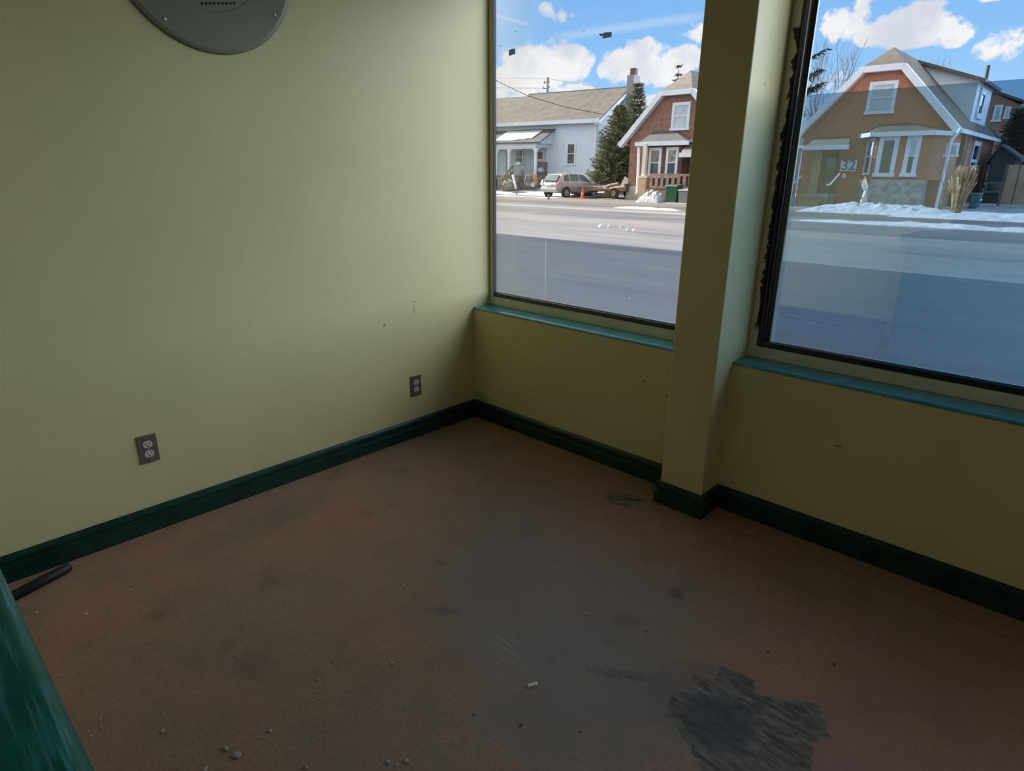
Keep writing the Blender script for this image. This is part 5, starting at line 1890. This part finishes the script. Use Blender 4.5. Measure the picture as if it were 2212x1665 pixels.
# glass
gl_ = MB().prism([(-1.985, -.62, 1.03), (-1.985, .62, 1.03), (-1.64, .56, 1.40), (-1.64, -.56, 1.40)], (-.03, 0, .02)).build('rear_window', M['car_glass'], car, local=True)
MB().prism([(1.30, -.64, .98), (1.30, .64, .98), (.62, .56, 1.42), (.62, -.56, 1.42)], (.03, 0, .03)).build('windscreen', M['car_glass'], car, local=True)
for s in (-1, 1):
    for (q, nm) in (([(-1.50, 1.03), (-1.42, 1.36), (-1.02, 1.44), (-.95, 1.02)], 'quarter_window'), ([(-.88, 1.02), (-.93, 1.45), (-.12, 1.46), (-.08, 1.0)], 'side_window'), ([(0, 1.0), (-.03, 1.46), (.45, 1.40), (1.02, .99)], 'side_window')):
        def yw(x, z):
            top = 1.5
            return s * (.84 - (.84 - .645) * (z - .93) / (top - .93) + .014)
        MB().prism([(x, yw(x, z), z) for (x, z) in q], (0, -s * .03, 0)).build(nm, M['car_glass'], car, local=True)
    MB().prism([(-2.09, s * .58, .80), (-2.05, s * .80, .82), (-1.86, s * .80, 1.12), (-1.92, s * .66, 1.12)], (-.03, s * .03, 0)).build('tail_light', M['tail_light'], car, local=True)
    MB().box(.78, .98, s * .86, s * 1.02, .96, 1.10).build('wing_mirror', M['car_paint'], car, local=True, bevel=.03)
    for x in (-1.32, 1.28):
        t_ = MB().lathe((x, s * .80, .31), [(.20, .105 * s), (.27, .115 * s), (.31, .09 * s), (.31, -.09 * s), (.2, -.1 * s)], 22, 'y').build('wheel', M['tyre'], car, local=True)
        MB().lathe((x, s * .90, .31), [(.205, 0), (.20, .02 * s), (.08, .004 * s), (.05, .025 * s)], 16, 'y').build('rim', M['rim'], t_, local=True)
        MB().lathe((x, s * .885, .33), [(.37, -.06 * s), (.37, .008 * s)], 22, 'y').build('wheel_arch', M['black'], car, local=True)
MB().box(-2.16, -2.0, -.78, .78, .42, .62).build('bumper', M['car_paint'], car, local=True, bevel=.05)
MB().box(-2.115, -2.09, -.26, .26, .76, .89).build('number_plate', M['white'], car, local=True)

# ---------- utility trailer with timber
ty = 33.6
tl_ = empty('utility_trailer', (-23.6, ty, 0), 'low rusty utility trailer loaded with timber under the conifer', 'trailer')
xa, xb = at(1262, 415, ty).x, at(1353, 412, ty).x
zt0 = yard_z(-23.6, ty)
MB().box(xa, xb, ty - .1, ty + 1.5, zt0 + .48, zt0 + .62).build('bed', M['rust'], tl_)
MB().bar((xa - .25, ty + .7, zt0 + .42), (xa, ty + .7, zt0 + .52), .1, .1).build('drawbar', M['rust'], tl_)
for yy_ in (ty - .15, ty + 1.55):
    xw = at(1329, 420, ty).x
    w_ = MB().lathe((xw, yy_, zt0 + .34), [(.18, -.09), (.33, -.1), (.36, -.06), (.36, .06), (.33, .1), (.18, .09)], 20, 'y').build('wheel', M['tyre'], tl_)
    MB().lathe((xw, yy_ - .08, zt0 + .34), [(.19, 0), (.17, -.03), (.06, -.02)], 14, 'y').build('rim', M['logs'], w_)
MB().box(xb - .12, xb, ty - .1, ty + 1.5, zt0 + .62, zt0 + .95).build('headboard', M['rust'], tl_)
random.seed(3)
for k, (px0, py0, px1, py1, r_, lab) in enumerate([(1307, 418, 1336, 411, .13, 'thick pale log lying lowest on the trailer'), (1318, 409, 1354, 404, .12, 'pale log across the trailer rear top'), (1246, 405, 1300, 404, .07, 'long thin plank lying along the trailer front'),
                                                   (1252, 415, 1312, 408, .12, 'grey log along the front of the trailer'), (1300, 407, 1336, 397, .12, 'grey snow-dusted log on top of the trailer load')]):
    a, b2 = at(px0, py0, ty + .2 + .15 * k), at(px1, py1, ty + .25 + .15 * k)
    d_ = b2 - a
    o = MB().tube([Vector(), d_ * .5 + Vector((0, 0, .03)), d_], [r_, r_ * 1.05, r_ * .9], 10).build('timber_log', M['logs'] if k in (0, 1, 2) else M['pole'], shade=False)
    o.location = a
    tag(o, lab, 'log', 'timber on the trailer')
# pale board leaning
a = at(1350, 395, ty + .8)
o = MB().box(-.22, .22, -.03, .03, -.35, .35).build('pale_board', plain('pale_teal_board', (.42, .52, .50), .7, .1, 2))
o.location = a
o.rotation_euler = (0, .5, 0)
tag(o, 'small pale board standing on the trailer end by the brick house', 'board')
# orange cone
p = atz(1258, 431.5, yard_z(-24.5, 32.2))
p = at(1258, 431, 32.0)
zc_ = yard_z(p.x, 32.0) - .02
cn = empty('traffic_cone', (p.x, 32.0, zc_), 'red orange traffic cone in front of the silver car', 'cone')
MB().box(p.x - .17, p.x + .17, 31.83, 32.17, zc_, zc_ + .05).build('base', M['orange'], cn)
MB().lathe((p.x, 32, zc_ + .05), [(.135, 0), (.04, .56), (.035, .6)], 18).build('body', M['orange'], cn)
MB().lathe((p.x, 32, zc_ + .27), [(.10, 0), (.078, .12)], 18).build('band', plain('pale_orange_band', (.75, .22, .16), .5), cn)

# ---------- power pole and wires
p = at(1183, 190, 70)
pl_ = empty('power_pole', (p.x, 70, 0), 'distant wooden power pole above the white house ridge', 'pole')
zt_ = at(1182, 167, 70).z
MB().tube([(p.x, 70, 0), (p.x, 70, zt_)], [.22, .17], 8).build('pole', M['pole'], pl_)
for (py, w_) in [(179, .5), (191, .6)]:
    z_ = at(1183, py, 70).z
    ca_ = MB().box(p.x - w_, p.x + w_, 69.7, 69.82, z_ - .06, z_ + .06).build('cross_arm', M['pole'], pl_)
    MB().lathe((p.x - w_ + .08, 69.76, z_ + .06), [(.06, 0), (.06, .2)], 8).build('insulator', M['bark'], ca_)
    MB().lathe((p.x + w_ - .08, 69.76, z_ + .06), [(.06, 0), (.06, .2)], 8).build('insulator', M['bark'], ca_)


def wire(pts, r, label):
    P = []
    for i in range(len(pts) - 1):
        for k in range(6):
            P.append(pts[i].lerp(pts[i + 1], k / 6))
    P.append(pts[-1])
    c_ = P[0].copy()
    o = MB().tube([q - c_ for q in P], r, 5).build('power_wire', M['black'])
    o.location = c_
    tag(o, label, 'wire')


wire([at(1040, 160, 33), at(1070, 173, 34), at(1140, 207, 36.5), at(1220, 231, 38.5), at(1303, 247, 40.0)], .022, 'thin service wire running down across the white house roof')
wire([at(1040, 168, 70), at(1182, 170, 69.7)], .02, 'faint upper wire left of the power pole')
wire([at(1040, 189, 70), at(1182, 191, 69.7)], .025, 'lower wire left of the power pole')
wire([at(1184, 170, 69.7), at(1290, 187, 76)], .018, 'faint wire right of the power pole')
